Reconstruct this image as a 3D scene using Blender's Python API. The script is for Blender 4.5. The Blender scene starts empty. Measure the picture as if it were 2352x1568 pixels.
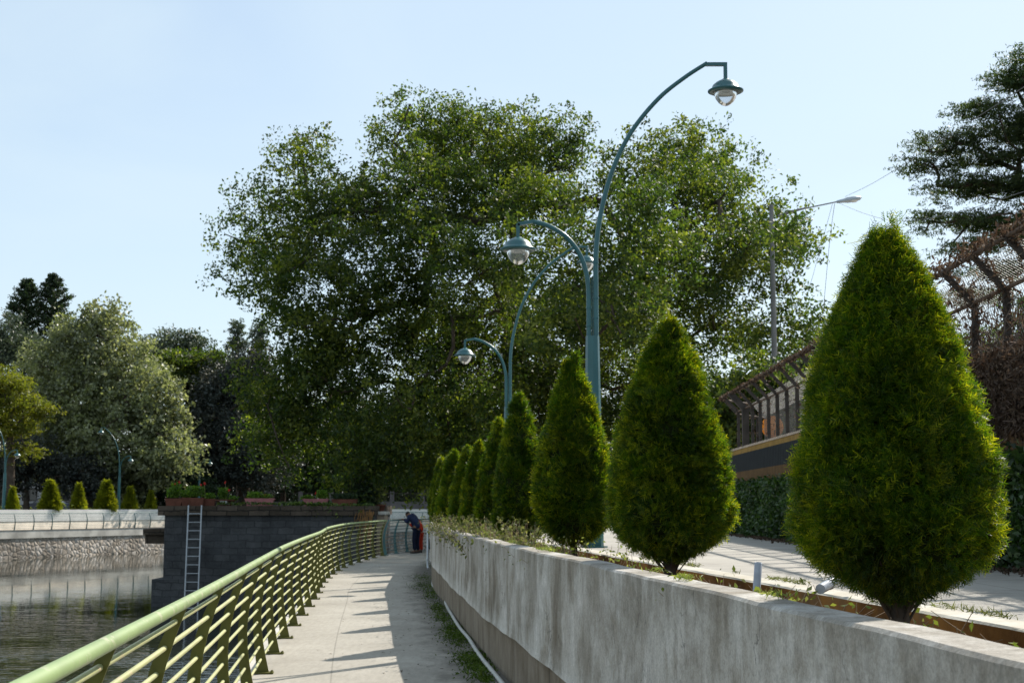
import bpy, bmesh, math, random
import numpy as np
from math import radians as R, sin, cos, pi, sqrt
from mathutils import Vector, Matrix

random.seed(7)
RNG = np.random.default_rng(11)
sc = bpy.context.scene
col = sc.collection

# ------------------------------------------------------------------ camera
F, CXP, CYP, HOR = 3300.0, 1176.0, 784.0, 1165.0     # measured on a 2352x1568 view of the photo
EYE = 1.6
PITCH = math.atan((HOR - CYP) / F)
cam = bpy.data.cameras.new('camera')
cam.lens = 36.0 * F / 2352.0
cam.sensor_width = 36.0
cam.clip_end = 3000
cam.clip_start = 0.05
cam.dof.use_dof = True
cam.dof.focus_distance = 7.5
cam.dof.aperture_fstop = 9.0
camo = bpy.data.objects.new('camera', cam)
camo.location = (0, 0, EYE)
camo.rotation_euler = (pi / 2 + PITCH, 0, 0)
col.objects.link(camo)
sc.camera = camo

# ------------------------------------------------------------------ sky and sun
SUN_EL = R(41.5)
SUN_AZ = R(36)          # to the right of straight ahead (+Y), towards +X
w = bpy.data.worlds.new('World')
sc.world = w
w.use_nodes = True
nt = w.node_tree
bg = nt.nodes['Background']
sky = nt.nodes.new('ShaderNodeTexSky')
sky.sky_type = 'NISHITA'
sky.sun_disc = False
sky.sun_elevation = SUN_EL
sky.sun_rotation = SUN_AZ
sky.air_density = 1.0
sky.dust_density = 0.7
sky.ozone_density = 1.0
mxs = nt.nodes.new('ShaderNodeMix'); mxs.data_type = 'RGBA'; mxs.inputs[0].default_value = 0.62
wt = nt.nodes.new('ShaderNodeTexCoord'); wm = nt.nodes.new('ShaderNodeMapping'); wm.inputs['Scale'].default_value = (1.0, 1.0, 3.2); nt.links.new(wt.outputs['Generated'], wm.inputs['Vector'])
wn_ = nt.nodes.new('ShaderNodeTexNoise'); wn_.inputs['Scale'].default_value = 2.3; wn_.inputs['Detail'].default_value = 7; wn_.inputs['Distortion'].default_value = 0.8; nt.links.new(wm.outputs[0], wn_.inputs['Vector'])
wr_ = nt.nodes.new('ShaderNodeMapRange'); wr_.inputs[1].default_value = 0.35; wr_.inputs[2].default_value = 0.72; wr_.inputs[3].default_value = 0.50; wr_.inputs[4].default_value = 0.82; nt.links.new(wn_.outputs['Fac'], wr_.inputs[0]); nt.links.new(wr_.outputs[0], mxs.inputs[0])      # faint thin cloud veil
nt.links.new(sky.outputs[0], [k for k in mxs.inputs if k.name == 'A' and k.type == 'RGBA'][0])
[k for k in mxs.inputs if k.name == 'B' and k.type == 'RGBA'][0].default_value = (4.85, 5.85, 6.5, 1)      # thin even veil of high haze
nt.links.new([o for o in mxs.outputs if o.type == 'RGBA'][0], bg.inputs[0])
bg.inputs[1].default_value = 0.096
sun = bpy.data.lights.new('sun', 'SUN')
sun.energy = 4.4
sun.angle = R(0.55)
sun.color = (1.0, 0.94, 0.84)
suno = bpy.data.objects.new('sun', sun)
sd = Vector((sin(SUN_AZ) * cos(SUN_EL), cos(SUN_AZ) * cos(SUN_EL), sin(SUN_EL)))
suno.rotation_euler = sd.to_track_quat('Z', 'Y').to_euler()
suno.location = (30, 30, 60)
col.objects.link(suno)
sc.view_settings.view_transform = 'Standard'
sc.view_settings.look = 'None'
sc.view_settings.gamma = 1
sc.view_settings.exposure = 0.68
sc.render.film_transparent = False
sc.cycles.max_bounces = 6
sc.cycles.transparent_max_bounces = 6
sc.cycles.transmission_bounces = 5
sc.cycles.diffuse_bounces = 3
sc.cycles.glossy_bounces = 3
sc.cycles.caustics_reflective = False
sc.cycles.caustics_refractive = False
sc.cycles.use_denoising = True

CP, SP = cos(PITCH), sin(PITCH)
def ray(px, py):
    x = (px - CXP) / F; y = (CYP - py) / F
    return Vector((x, CP - y * SP, SP + y * CP))
def at(px, py, Y):
    r = ray(px, py); t = Y / r.y
    return Vector((r.x * t, Y, EYE + r.z * t))
def gnd(px, py, z):
    r = ray(px, py); t = (z - EYE) / r.z
    return Vector((r.x * t, r.y * t, z))

# ------------------------------------------------------------------ material helpers
def mat(name, rough=0.7, spec=0.3):
    m = bpy.data.materials.new(name); m.use_nodes = True
    b = m.node_tree.nodes['Principled BSDF']
    b.inputs['Roughness'].default_value = rough
    b.inputs['Specular IOR Level'].default_value = spec
    return m, m.node_tree, b
def node(nt, t, **kw):
    n = nt.nodes.new(t)
    for k, v in kw.items():
        if k in n.inputs: n.inputs[k].default_value = v
        else: setattr(n, k, v)
    return n
def pos(nt, scale=(1, 1, 1)):
    g = node(nt, 'ShaderNodeNewGeometry'); mp = node(nt, 'ShaderNodeMapping')
    mp.inputs['Scale'].default_value = scale
    nt.links.new(g.outputs['Position'], mp.inputs['Vector'])
    return mp.outputs['Vector']
def noise(nt, vec, scale, detail=6, rough=0.6, dist=0.0):
    n = node(nt, 'ShaderNodeTexNoise'); n.inputs['Scale'].default_value = scale
    n.inputs['Detail'].default_value = detail; n.inputs['Roughness'].default_value = rough
    n.inputs['Distortion'].default_value = dist
    nt.links.new(vec, n.inputs['Vector']); return n.outputs['Fac']
def ramp(nt, fac, stops):
    r = node(nt, 'ShaderNodeValToRGB'); e = r.color_ramp.elements
    while len(e) < len(stops): e.new(0.5)
    for i, (p, c) in enumerate(stops):
        e[i].position = p
        e[i].color = (c, c, c, 1) if isinstance(c, (int, float)) else (*c, 1)
    nt.links.new(fac, r.inputs['Fac']); return r.outputs['Color']
def mix(nt, a, b, fac, mode='MIX'):
    m = node(nt, 'ShaderNodeMix', data_type='RGBA', blend_type=mode)
    for s, v in (('A', a), ('B', b)):
        i = [k for k in m.inputs if k.name == s and k.type == 'RGBA'][0]
        if isinstance(v, tuple): i.default_value = (*v, 1)
        else: nt.links.new(v, i)
    if isinstance(fac, (int, float)): m.inputs[0].default_value = fac
    else: nt.links.new(fac, m.inputs[0])
    return [o for o in m.outputs if o.type == 'RGBA'][0]
def bump(nt, b, h, strength=0.3, dist=0.02):
    n = node(nt, 'ShaderNodeBump'); n.inputs['Strength'].default_value = strength
    n.inputs['Distance'].default_value = dist
    nt.links.new(h, n.inputs['Height']); nt.links.new(n.outputs[0], b.inputs['Normal'])
def base(nt, b, c): nt.links.new(c, b.inputs['Base Color'])

def leaf_mat(name, c1, c2, c3, transl=0.45, rough=0.45, spec=0.4, tint=(1.5, 1.6, 0.55), big=0.35):
    """leaf colour varies per leaf and in large soft patches; thin leaves pass light"""
    m, nt, b = mat(name, rough, spec)
    g = node(nt, 'ShaderNodeNewGeometry')
    ta = node(nt, 'ShaderNodeAttribute'); ta.attribute_name = 'tone'
    tm = node(nt, 'ShaderNodeMath', operation='MULTIPLY_ADD'); tm.inputs[1].default_value = 0.4; nt.links.new(g.outputs['Random Per Island'], tm.inputs[0])
    t2 = node(nt, 'ShaderNodeMath', operation='MULTIPLY'); t2.inputs[1].default_value = 0.6; nt.links.new(ta.outputs['Fac'], t2.inputs[0]); nt.links.new(t2.outputs[0], tm.inputs[2])
    c = ramp(nt, tm.outputs[0], [(0.12, c1), (0.52, c2), (0.84, c3), (0.97, tuple(min(1, k * 1.5) for k in c3))])
    n = noise(nt, pos(nt), big, 3, 0.5)
    v = ramp(nt, n, [(0.3, 0.65), (0.7, 1.3)])
    c = mix(nt, c, v, 1.0, 'MULTIPLY')
    base(nt, b, c)
    tr = node(nt, 'ShaderNodeBsdfTranslucent')
    tc = mix(nt, c, tint, 1.0, 'MULTIPLY')
    nt.links.new(tc, tr.inputs['Color'])
    ms = node(nt, 'ShaderNodeMixShader'); ms.inputs[0].default_value = transl
    nt.links.new(b.outputs[0], ms.inputs[1]); nt.links.new(tr.outputs[0], ms.inputs[2])
    nt.links.new(ms.outputs[0], nt.nodes['Material Output'].inputs['Surface'])
    return m
def plain(name, c, rough=0.6, spec=0.3, var=0.25, scale=6.0, metal=0.0, bmp=0.0):
    m, nt, b = mat(name, rough, spec)
    n = noise(nt, pos(nt), scale, 5, 0.6)
    cc = ramp(nt, n, [(0.3, tuple(k * (1 - var) for k in c)), (0.7, tuple(min(1, k * (1 + var)) for k in c))])
    base(nt, b, cc); b.inputs['Metallic'].default_value = metal
    if bmp: bump(nt, b, n, bmp, 0.01)
    return m

# --- concrete path
def m_path():
    m, nt, b = mat('path_concrete', 0.85, 0.2)
    p = pos(nt)
    n1 = noise(nt, p, 0.6, 5, 0.6); n2 = noise(nt, pos(nt, (6, 1.2, 6)), 3.0, 6, 0.7); n3 = noise(nt, p, 45, 3, 0.6)
    c = ramp(nt, n1, [(0.3, (0.30, 0.275, 0.235)), (0.7, (0.41, 0.38, 0.33))])
    c = mix(nt, c, ramp(nt, n2, [(0.25, 0.72), (0.6, 1.0)]), 0.8, 'MULTIPLY')
    c = mix(nt, c, ramp(nt, n3, [(0.2, 0.7), (0.5, 1.0)]), 0.5, 'MULTIPLY')
    # damp dirty strip near the wall and dirt specks
    sp = ramp(nt, noise(nt, p, 9, 4, 0.7), [(0.66, 1.0), (0.72, 0.55)])
    c = mix(nt, c, sp, 0.6, 'MULTIPLY')
    uv = node(nt, 'ShaderNodeUVMap'); uv.uv_map = 'walldist'; su = node(nt, 'ShaderNodeSeparateXYZ'); nt.links.new(uv.outputs[0], su.inputs[0])
    nd = noise(nt, pos(nt, (1.6, 0.8, 1)), 2.2, 8, 0.72)
    ad = node(nt, 'ShaderNodeMath', operation='MULTIPLY_ADD'); ad.inputs[1].default_value = 1.5; nt.links.new(nd, ad.inputs[0])
    ng = node(nt, 'ShaderNodeMath', operation='MULTIPLY'); ng.inputs[1].default_value = -1.0; nt.links.new(su.outputs['X'], ng.inputs[0]); nt.links.new(ng.outputs[0], ad.inputs[2])
    dm = ramp(nt, ad.outputs[0], [(0.12, 0.0), (0.36, 0.6), (0.56, 1.0)])
    c = mix(nt, c, (0.10, 0.09, 0.075), mix(nt, dm, ramp(nt, n3, [(0.3, 1.0), (0.7, 0.6)]), 1.0, 'MULTIPLY'))
    # saw-cut joints: one along, several across
    for ax, per, wd in (('Y', 1.52, 0.010), ('X', 0.0, 0.0)):
        if per:
            g = node(nt, 'ShaderNodeSeparateXYZ'); nt.links.new(p, g.inputs[0]); mo = node(nt, 'ShaderNodeMath', operation='PINGPONG'); mo.inputs[1].default_value = per; nt.links.new(g.outputs[ax], mo.inputs[0])
            c = mix(nt, c, ramp(nt, mo.outputs[0], [(0.0, 0.72), (wd, 1.0)]), 0.6, 'MULTIPLY')
    jo = node(nt, 'ShaderNodeMath', operation='SUBTRACT'); jo.inputs[1].default_value = 1.62; nt.links.new(su.outputs['X'], jo.inputs[0])
    ab = node(nt, 'ShaderNodeMath', operation='ABSOLUTE'); nt.links.new(jo.outputs[0], ab.inputs[0]); c = mix(nt, c, ramp(nt, ab.outputs[0], [(0.0, 0.5), (0.012, 1.0)]), 0.7, 'MULTIPLY')
    base(nt, b, c); bump(nt, b, n3, 0.25, 0.01); return m
M_PATH = m_path()
def m_road():
    m, nt, b = mat('road_concrete', 0.8, 0.25)
    p = pos(nt)
    n1 = noise(nt, p, 0.5, 5, 0.6); n3 = noise(nt, p, 60, 3, 0.6)
    n2 = noise(nt, pos(nt, (1, 8, 1)), 2.0, 6, 0.7)
    c = ramp(nt, n1, [(0.3, (0.33, 0.305, 0.27)), (0.7, (0.42, 0.395, 0.35))])
    c = mix(nt, c, ramp(nt, n2, [(0.3, 0.85), (0.6, 1.0)]), 0.8, 'MULTIPLY')
    c = mix(nt, c, ramp(nt, n3, [(0.25, 0.75), (0.55, 1.0)]), 0.5, 'MULTIPLY')
    g = node(nt, 'ShaderNodeSeparateXYZ'); nt.links.new(p, g.inputs[0])
    for ax, per in (('Y', 1.9), ('X', 1.55)):
        mo = node(nt, 'ShaderNodeMath', operation='PINGPONG'); mo.inputs[1].default_value = per; nt.links.new(g.outputs[ax], mo.inputs[0])
        c = mix(nt, c, ramp(nt, mo.outputs[0], [(0.0, 0.45), (0.012, 1.0)]), 0.7, 'MULTIPLY')
    stn = noise(nt, p, 1.3, 7, 0.7); c = mix(nt, c, ramp(nt, stn, [(0.38, 0.72), (0.52, 1.0)]), 0.8, 'MULTIPLY')
    base(nt, b, c); bump(nt, b, n2, 0.2, 0.02); return m
M_ROAD = m_road()
def m_plaster():
    m, nt, b = mat('wall_plaster', 0.85, 0.2)
    st = noise(nt, pos(nt, (1.0, 1.0, 0.62)), 1.5, 8, 0.66, 0.8)        # soft vertical stains
    fine = noise(nt, pos(nt, (5, 5, 1.3)), 2.6, 7, 0.75, 0.3)            # thin drips
    bl = noise(nt, pos(nt), 1.7, 7, 0.65, 0.5); gr = noise(nt, pos(nt), 85, 4, 0.7)
    c = ramp(nt, st, [(0.32, (0.27, 0.245, 0.21)), (0.47, (0.39, 0.365, 0.33)), (0.60, (0.53, 0.51, 0.48))])
    c = mix(nt, c, ramp(nt, bl, [(0.36, (0.52, 0.47, 0.40)), (0.50, (0.95, 0.94, 0.92)), (0.64, (1.28, 1.28, 1.30))]), 0.9, 'MULTIPLY')
    c = mix(nt, c, ramp(nt, fine, [(0.3, 0.80), (0.52, 1.0)]), 0.8, 'MULTIPLY')
    mold = ramp(nt, noise(nt, pos(nt), 5, 7, 0.75), [(0.60, 0.0), (0.72, 1.0)])
    c = mix(nt, c, (0.16, 0.14, 0.11), mix(nt, mold, (0.45, 0.45, 0.45), 1.0, 'MULTIPLY'))
    # hairline cracks
    vo = node(nt, 'ShaderNodeTexVoronoi', feature='DISTANCE_TO_EDGE'); vo.inputs['Scale'].default_value = 0.8
    mv = node(nt, 'ShaderNodeVectorMath', operation='ADD'); nn = node(nt, 'ShaderNodeTexNoise'); nn.inputs['Scale'].default_value = 3
    nn.inputs['Detail'].default_value = 6
    nt.links.new(pos(nt), nn.inputs['Vector'])
    nt.links.new(pos(nt, (1, 1, 0.45)), mv.inputs[0]); nt.links.new(nn.outputs['Color'], mv.inputs[1]); nt.links.new(mv.outputs[0], vo.inputs['Vector'])
    cr = ramp(nt, vo.outputs['Distance'], [(0.0, 0.25), (0.006, 1.0)])
    msk = ramp(nt, noise(nt, pos(nt), 1.1, 2), [(0.48, 0.0), (0.56, 0.9)])
    c = mix(nt, c, cr, msk, 'MULTIPLY')
    # grime drips that start at the top edge
    g = node(nt, 'ShaderNodeSeparateXYZ'); nt.links.new(pos(nt), g.inputs[0])
    mr = node(nt, 'ShaderNodeMapRange'); mr.inputs[1].default_value = 0.80; mr.inputs[2].default_value = 1.24; nt.links.new(g.outputs['Z'], mr.inputs[0])
    dn = noise(nt, pos(nt, (4, 4, 0.7)), 2.4, 7, 0.72)
    ma = node(nt, 'ShaderNodeMath', operation='MULTIPLY_ADD'); ma.inputs[1].default_value = 0.30; nt.links.new(mr.outputs[0], ma.inputs[0]); nt.links.new(dn, ma.inputs[2])
    c = mix(nt, c, (0.20, 0.175, 0.14), ramp(nt, ma.outputs[0], [(0.68, 0.0), (0.90, 0.5)]))
    # paler lime wash towards the dripping lower lip
    m2 = node(nt, 'ShaderNodeMapRange'); m2.inputs[1].default_value = 0.62; m2.inputs[2].default_value = 0.44; nt.links.new(g.outputs['Z'], m2.inputs[0])
    c = mix(nt, c, (0.62, 0.60, 0.56), mix(nt, m2.outputs[0], ramp(nt, bl, [(0.35, 0.2), (0.6, 0.75)]), 1.0, 'MULTIPLY'))
    gr2 = noise(nt, pos(nt), 28, 6, 0.75)
    c = mix(nt, c, ramp(nt, gr2, [(0.34, 0.70), (0.55, 1.06)]), 0.7, 'MULTIPLY')
    c = mix(nt, c, ramp(nt, gr, [(0.3, 0.66), (0.6, 1.1)]), 0.75, 'MULTIPLY')
    base(nt, b, c); bump(nt, b, gr2, 0.4, 0.010); return m
M_PLAST = m_plaster()
def m_base():
    m, nt, b = mat('old_wall_base', 0.9, 0.15)
    st = noise(nt, pos(nt, (1.2, 1.2, 0.7)), 2.2, 7, 0.7)
    gr = noise(nt, pos(nt), 60, 4, 0.7)
    c = ramp(nt, st, [(0.3, (0.13, 0.10, 0.07)), (0.5, (0.23, 0.19, 0.145)), (0.68, (0.32, 0.275, 0.225))])
    c = mix(nt, c, ramp(nt, gr, [(0.3, 0.75), (0.6, 1.05)]), 0.6, 'MULTIPLY')
    # cast joints every 1.25 m
    g = node(nt, 'ShaderNodeNewGeometry'); s = node(nt, 'ShaderNodeSeparateXYZ'); nt.links.new(g.outputs['Position'], s.inputs[0])
    mo = node(nt, 'ShaderNodeMath', operation='PINGPONG'); mo.inputs[1].default_value = 1.1; nt.links.new(s.outputs['Y'], mo.inputs[0])
    j = ramp(nt, mo.outputs[0], [(0.0, 0.3), (0.022, 1.0)])
    c = mix(nt, c, j, 0.9, 'MULTIPLY')
    base(nt, b, c); bump(nt, b, gr, 0.4, 0.006); return m
M_BASE = m_base()
def m_kerb():
    m, nt, b = mat('kerb_concrete', 0.9, 0.15)
    p = pos(nt)
    n = noise(nt, p, 4, 6, 0.65)
    c = ramp(nt, n, [(0.3, (0.42, 0.38, 0.31)), (0.7, (0.58, 0.55, 0.49))])
    g = node(nt, 'ShaderNodeNewGeometry'); s = node(nt, 'ShaderNodeSeparateXYZ'); nt.links.new(g.outputs['Normal'], s.inputs[0])
    inner = ramp(nt, noise(nt, p, 1.6, 5, 0.6), [(0.35, (0.10, 0.045, 0.015)), (0.55, (0.30, 0.14, 0.035)), (0.7, (0.16, 0.10, 0.05))])
    side = ramp(nt, s.outputs['Z'], [(0.4, 1.0), (0.6, 0.0)])
    c = mix(nt, c, inner, side)
    base(nt, b, c); bump(nt, b, noise(nt, p, 40, 4), 0.4, 0.01); return m
M_KERB = m_kerb()
def m_water():
    m, nt, b = mat('lake_water', 0.0, 0.5)
    b.inputs['Base Color'].default_value = (0.018, 0.022, 0.012, 1)
    b.inputs['IOR'].default_value = 1.33
    p1 = noise(nt, pos(nt, (0.55, 1.5, 1)), 2.6, 3, 0.5, 0.4)
    p2 = noise(nt, pos(nt), 0.25, 3, 0.5)
    k = ramp(nt, p2, [(0.35, 0.25), (0.7, 1.0)])
    h = mix(nt, p1, k, 1.0, 'MULTIPLY')
    sx = node(nt, 'ShaderNodeSeparateXYZ'); nt.links.new(pos(nt), sx.inputs[0])
    mr = node(nt, 'ShaderNodeMapRange'); mr.inputs[1].default_value = 34; mr.inputs[2].default_value = 52; mr.inputs[3].default_value = 1.0; mr.inputs[4].default_value = 0.10; nt.links.new(sx.outputs['Y'], mr.inputs[0])
    h = mix(nt, h, mr.outputs[0], 1.0, 'MULTIPLY')
    bump(nt, b, h, 0.55, 0.07); return m
M_WATER = m_water()
def m_blocks(name, c1, c2, mortar, scale, rough=0.9, squash=1.0, bw=0.5, rh=0.25):
    m, nt, b = mat(name, rough, 0.2)
    g = node(nt, 'ShaderNodeNewGeometry'); s = node(nt, 'ShaderNodeSeparateXYZ'); nt.links.new(g.outputs['Position'], s.inputs[0])
    a = node(nt, 'ShaderNodeMath', operation='ADD'); nt.links.new(s.outputs['X'], a.inputs[0]); nt.links.new(s.outputs['Y'], a.inputs[1])
    cb = node(nt, 'ShaderNodeCombineXYZ'); nt.links.new(a.outputs[0], cb.inputs[0]); nt.links.new(s.outputs['Z'], cb.inputs[1])
    nz = node(nt, 'ShaderNodeTexNoise'); nz.inputs['Scale'].default_value = 2.5; nt.links.new(cb.outputs[0], nz.inputs['Vector'])
    ad = node(nt, 'ShaderNodeMix', data_type='VECTOR'); ad.inputs[0].default_value = 0.13
    nt.links.new(cb.outputs[0], [i for i in ad.inputs if i.name == 'A' and i.type == 'VECTOR'][0])
    nt.links.new(nz.outputs['Color'], [i for i in ad.inputs if i.name == 'B' and i.type == 'VECTOR'][0])
    br = node(nt, 'ShaderNodeTexBrick'); br.inputs['Scale'].default_value = scale
    br.inputs['Mortar Size'].default_value = 0.018; br.inputs['Brick Width'].default_value = bw; br.inputs['Row Height'].default_value = rh
    br.inputs['Color1'].default_value = (*c1, 1); br.inputs['Color2'].default_value = (*c2, 1); br.inputs['Mortar'].default_value = (*mortar, 1)
    nt.links.new([o for o in ad.outputs if o.type == 'VECTOR'][0], br.inputs['Vector'])
    n = noise(nt, pos(nt), 1.4, 7, 0.7)
    c = mix(nt, br.outputs['Color'], ramp(nt, n, [(0.3, 0.5), (0.7, 1.3)]), 0.9, 'MULTIPLY')
    base(nt, b, c); bump(nt, b, noise(nt, pos(nt), 9, 6, 0.7), 0.6, 0.06); return m
M_BLOCK = m_blocks('old_stone_blocks', (0.062, 0.064, 0.067), (0.088, 0.089, 0.090), (0.052, 0.053, 0.055), 1.0, bw=0.5, rh=0.21)
M_PARA = m_blocks('parapet_stone', (0.065, 0.05, 0.036), (0.11, 0.085, 0.065), (0.03, 0.025, 0.02), 1.0, bw=0.66, rh=0.34)
def m_rubble():
    m, nt, b = mat('rubble_masonry', 0.9, 0.2)
    vo = node(nt, 'ShaderNodeTexVoronoi'); vo.inputs['Scale'].default_value = 2.6; nt.links.new(pos(nt, (1, 1, 1.1)), vo.inputs['Vector'])
    ve = node(nt, 'ShaderNodeTexVoronoi', feature='DISTANCE_TO_EDGE'); ve.inputs['Scale'].default_value = 2.6; nt.links.new(pos(nt, (1, 1, 1.1)), ve.inputs['Vector'])
    s = node(nt, 'ShaderNodeSeparateColor'); nt.links.new(vo.outputs['Color'], s.inputs[0])
    c = ramp(nt, s.outputs[0], [(0.0, (0.30, 0.25, 0.20)), (0.5, (0.42, 0.36, 0.30)), (1.0, (0.52, 0.47, 0.42))])
    c = mix(nt, c, ramp(nt, ve.outputs['Distance'], [(0.0, 0.35), (0.08, 1.0)]), 0.9, 'MULTIPLY')
    n = noise(nt, pos(nt), 0.35, 6, 0.65)
    c = mix(nt, c, ramp(nt, n, [(0.35, 0.45), (0.6, 1.1)]), 0.85, 'MULTIPLY')
    base(nt, b, c); bump(nt, b, ve.outputs['Distance'], 0.8, 0.15); return m
M_RUBBLE = m_rubble()
M_BEAM = plain('bank_beam_concrete', (0.50, 0.47, 0.42), 0.9, 0.2, 0.35, 0.8)
M_FARWALL = plain('whitewashed_wall', (0.68, 0.66, 0.62), 0.85, 0.2, 0.12, 0.7)
M_FARBASE = plain('pale_wall_base', (0.62, 0.54, 0.44), 0.9, 0.2, 0.2, 0.9)
M_SOIL = plain('planter_soil', (0.10, 0.065, 0.04), 0.95, 0.1, 0.5, 9, bmp=1.0)
M_LAND = plain('dry_ground', (0.10, 0.085, 0.06), 0.95, 0.1, 0.35, 0.8)
M_BED = plain('lake_bed', (0.05, 0.045, 0.03), 0.95, 0.1, 0.3, 0.5)
def m_paint(name, c, rough=0.45, wear=(0.45, 0.38, 0.26), amt=0.68, fleck=9):
    m, nt, b = mat(name, rough, 0.45)
    n = noise(nt, pos(nt), fleck, 7, 0.75)
    n2 = noise(nt, pos(nt), 3, 5, 0.6)
    cc = ramp(nt, n2, [(0.3, tuple(k * 0.82 for k in c)), (0.7, tuple(min(1, k * 1.12) for k in c))])
    cc = mix(nt, cc, wear, ramp(nt, n, [(amt, 0.0), (amt + 0.06, 0.75)]))
    base(nt, b, cc); bump(nt, b, n, 0.15, 0.002); return m
M_RAIL = m_paint('handrail_green_paint', (0.245, 0.325, 0.135), 0.5, (0.42, 0.40, 0.27), 0.56)
M_TUBE = m_paint('tube_green_paint', (0.42, 0.425, 0.20), 0.5, (0.50, 0.36, 0.25), 0.57)
M_POST = m_paint('post_olive_paint', (0.095, 0.092, 0.006), 0.55, (0.26, 0.20, 0.06), 0.66)
M_TEALRAIL = m_paint('teal_railing_paint', (0.045, 0.125, 0.125), 0.4, (0.12, 0.15, 0.14), 0.66)
M_TEAL = m_paint('lamp_teal_paint', (0.028, 0.115, 0.125), 0.32, (0.06, 0.17, 0.17), 0.72, 5)
M_GALV = plain('galvanised_metal', (0.42, 0.45, 0.48), 0.4, 0.5, 0.1, 8, metal=0.5)
M_LADDER = plain('ladder_metal', (0.42, 0.44, 0.46), 0.5, 0.5, 0.1, 8, metal=0.3)
M_PVC = plain('grey_pipe_plastic', (0.30, 0.33, 0.38), 0.35, 0.5, 0.15, 14)
M_HOSE = plain('white_hose', (0.45, 0.44, 0.41), 0.5, 0.4, 0.18, 10)
M_POLE = plain('utility_pole_grey', (0.18, 0.18, 0.18), 0.8, 0.3, 0.2, 2)
M_IRON = plain('rusted_iron', (0.055, 0.045, 0.038), 0.8, 0.3, 0.4, 5)
M_IRONR = plain('rusted_rail', (0.10, 0.065, 0.045), 0.8, 0.3, 0.4, 5)
M_WIRE = plain('fence_wire', (0.045, 0.042, 0.04), 0.6, 0.4, 0.2, 5)
M_BARK = plain('dark_bark', (0.075, 0.058, 0.045), 0.95, 0.1, 0.4, 3, bmp=0.8)
M_BARKG = plain('grey_bark', (0.16, 0.14, 0.12), 0.95, 0.1, 0.3, 2, bmp=0.6)
M_TWIG = plain('dry_twig', (0.30, 0.22, 0.15), 0.9, 0.1, 0.3, 8)
M_TERRA = plain('terracotta', (0.13, 0.05, 0.032), 0.8, 0.2, 0.25, 5)
M_PINKPOT = plain('pink_plastic_trough', (0.34, 0.13, 0.13), 0.7, 0.3, 0.2, 5)
M_WHITE = plain('white_enamel', (0.75, 0.76, 0.75), 0.4, 0.4, 0.05, 5)
M_RED = plain('red_petals', (0.55, 0.03, 0.02), 0.6, 0.3, 0.2, 12)
M_ORANGE = plain('orange_sign_paint', (0.85, 0.26, 0.02), 0.6, 0.3, 0.1, 5)
def m_glass():
    m = bpy.data.materials.new('lamp_glass'); m.use_nodes = True; nt = m.node_tree
    nt.nodes.remove(nt.nodes['Principled BSDF'])
    tr = node(nt, 'ShaderNodeBsdfTransparent'); tr.inputs[0].default_value = (0.93, 0.95, 0.97, 1)
    gl = node(nt, 'ShaderNodeBsdfGlossy'); gl.inputs['Roughness'].default_value = 0.12; gl.inputs[0].default_value = (0.95, 0.97, 1, 1)
    df = node(nt, 'ShaderNodeBsdfDiffuse'); df.inputs[0].default_value = (0.75, 0.76, 0.76, 1)
    fr = node(nt, 'ShaderNodeFresnel'); fr.inputs[0].default_value = 1.5
    m1 = node(nt, 'ShaderNodeMixShader'); nt.links.new(fr.outputs[0], m1.inputs[0]); nt.links.new(tr.outputs[0], m1.inputs[1]); nt.links.new(gl.outputs[0], m1.inputs[2])
    m2 = node(nt, 'ShaderNodeMixShader'); m2.inputs[0].default_value = 0.16; nt.links.new(m1.outputs[0], m2.inputs[1]); nt.links.new(df.outputs[0], m2.inputs[2])
    nt.links.new(m2.outputs[0], nt.nodes['Material Output'].inputs['Surface']); return m
M_GLASS = m_glass()

L_BIG = leaf_mat('broadleaf_foliage', (0.018, 0.038, 0.011), (0.055, 0.090, 0.019), (0.17, 0.19, 0.032), 0.50, 0.52, 0.35, big=0.18)
L_ACAC = leaf_mat('acacia_foliage', (0.022, 0.04, 0.018), (0.05, 0.08, 0.032), (0.09, 0.12, 0.035), 0.36, 0.5, 0.3, big=0.3)
L_SILV = leaf_mat('silvery_foliage', (0.09, 0.11, 0.06), (0.19, 0.21, 0.11), (0.33, 0.34, 0.22), 0.46, 0.42, 0.6, (1.35, 1.4, 0.7), big=0.12)
L_YELG = leaf_mat('yellow_green_foliage', (0.08, 0.10, 0.012), (0.15, 0.17, 0.02), (0.24, 0.22, 0.03), 0.45, 0.5, 0.3, big=0.3)
L_DARK = leaf_mat('dark_foliage', (0.018, 0.035, 0.018), (0.03, 0.055, 0.025), (0.05, 0.08, 0.025), 0.28, 0.5, 0.3, big=0.2)
L_HAZED = leaf_mat('hazed_dark_foliage', (0.028, 0.038, 0.034), (0.042, 0.052, 0.046), (0.06, 0.065, 0.05), 0.22, 0.5, 0.3, (1.3, 1.1, 0.8), big=0.2)  # dark green leaves with the bluish air haze mixed into their colour
L_GREY = leaf_mat('grey_green_foliage', (0.05, 0.07, 0.05), (0.075, 0.10, 0.065), (0.10, 0.125, 0.075), 0.3, 0.5, 0.4, (1.2, 1.25, 0.8), big=0.2)
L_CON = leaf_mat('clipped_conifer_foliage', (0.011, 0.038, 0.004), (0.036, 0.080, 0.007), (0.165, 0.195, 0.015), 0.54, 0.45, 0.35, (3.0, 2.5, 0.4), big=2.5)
L_CONF = leaf_mat('golden_conifer_foliage', (0.09, 0.13, 0.012), (0.17, 0.20, 0.015), (0.26, 0.27, 0.02), 0.4, 0.6, 0.2, (1.6, 1.5, 0.5), big=1.0)
L_WEED = leaf_mat('weed_foliage', (0.09, 0.13, 0.03), (0.17, 0.20, 0.05), (0.28, 0.28, 0.12), 0.4, 0.5, 0.3, (1.4, 1.5, 0.6), big=1.2)
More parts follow.
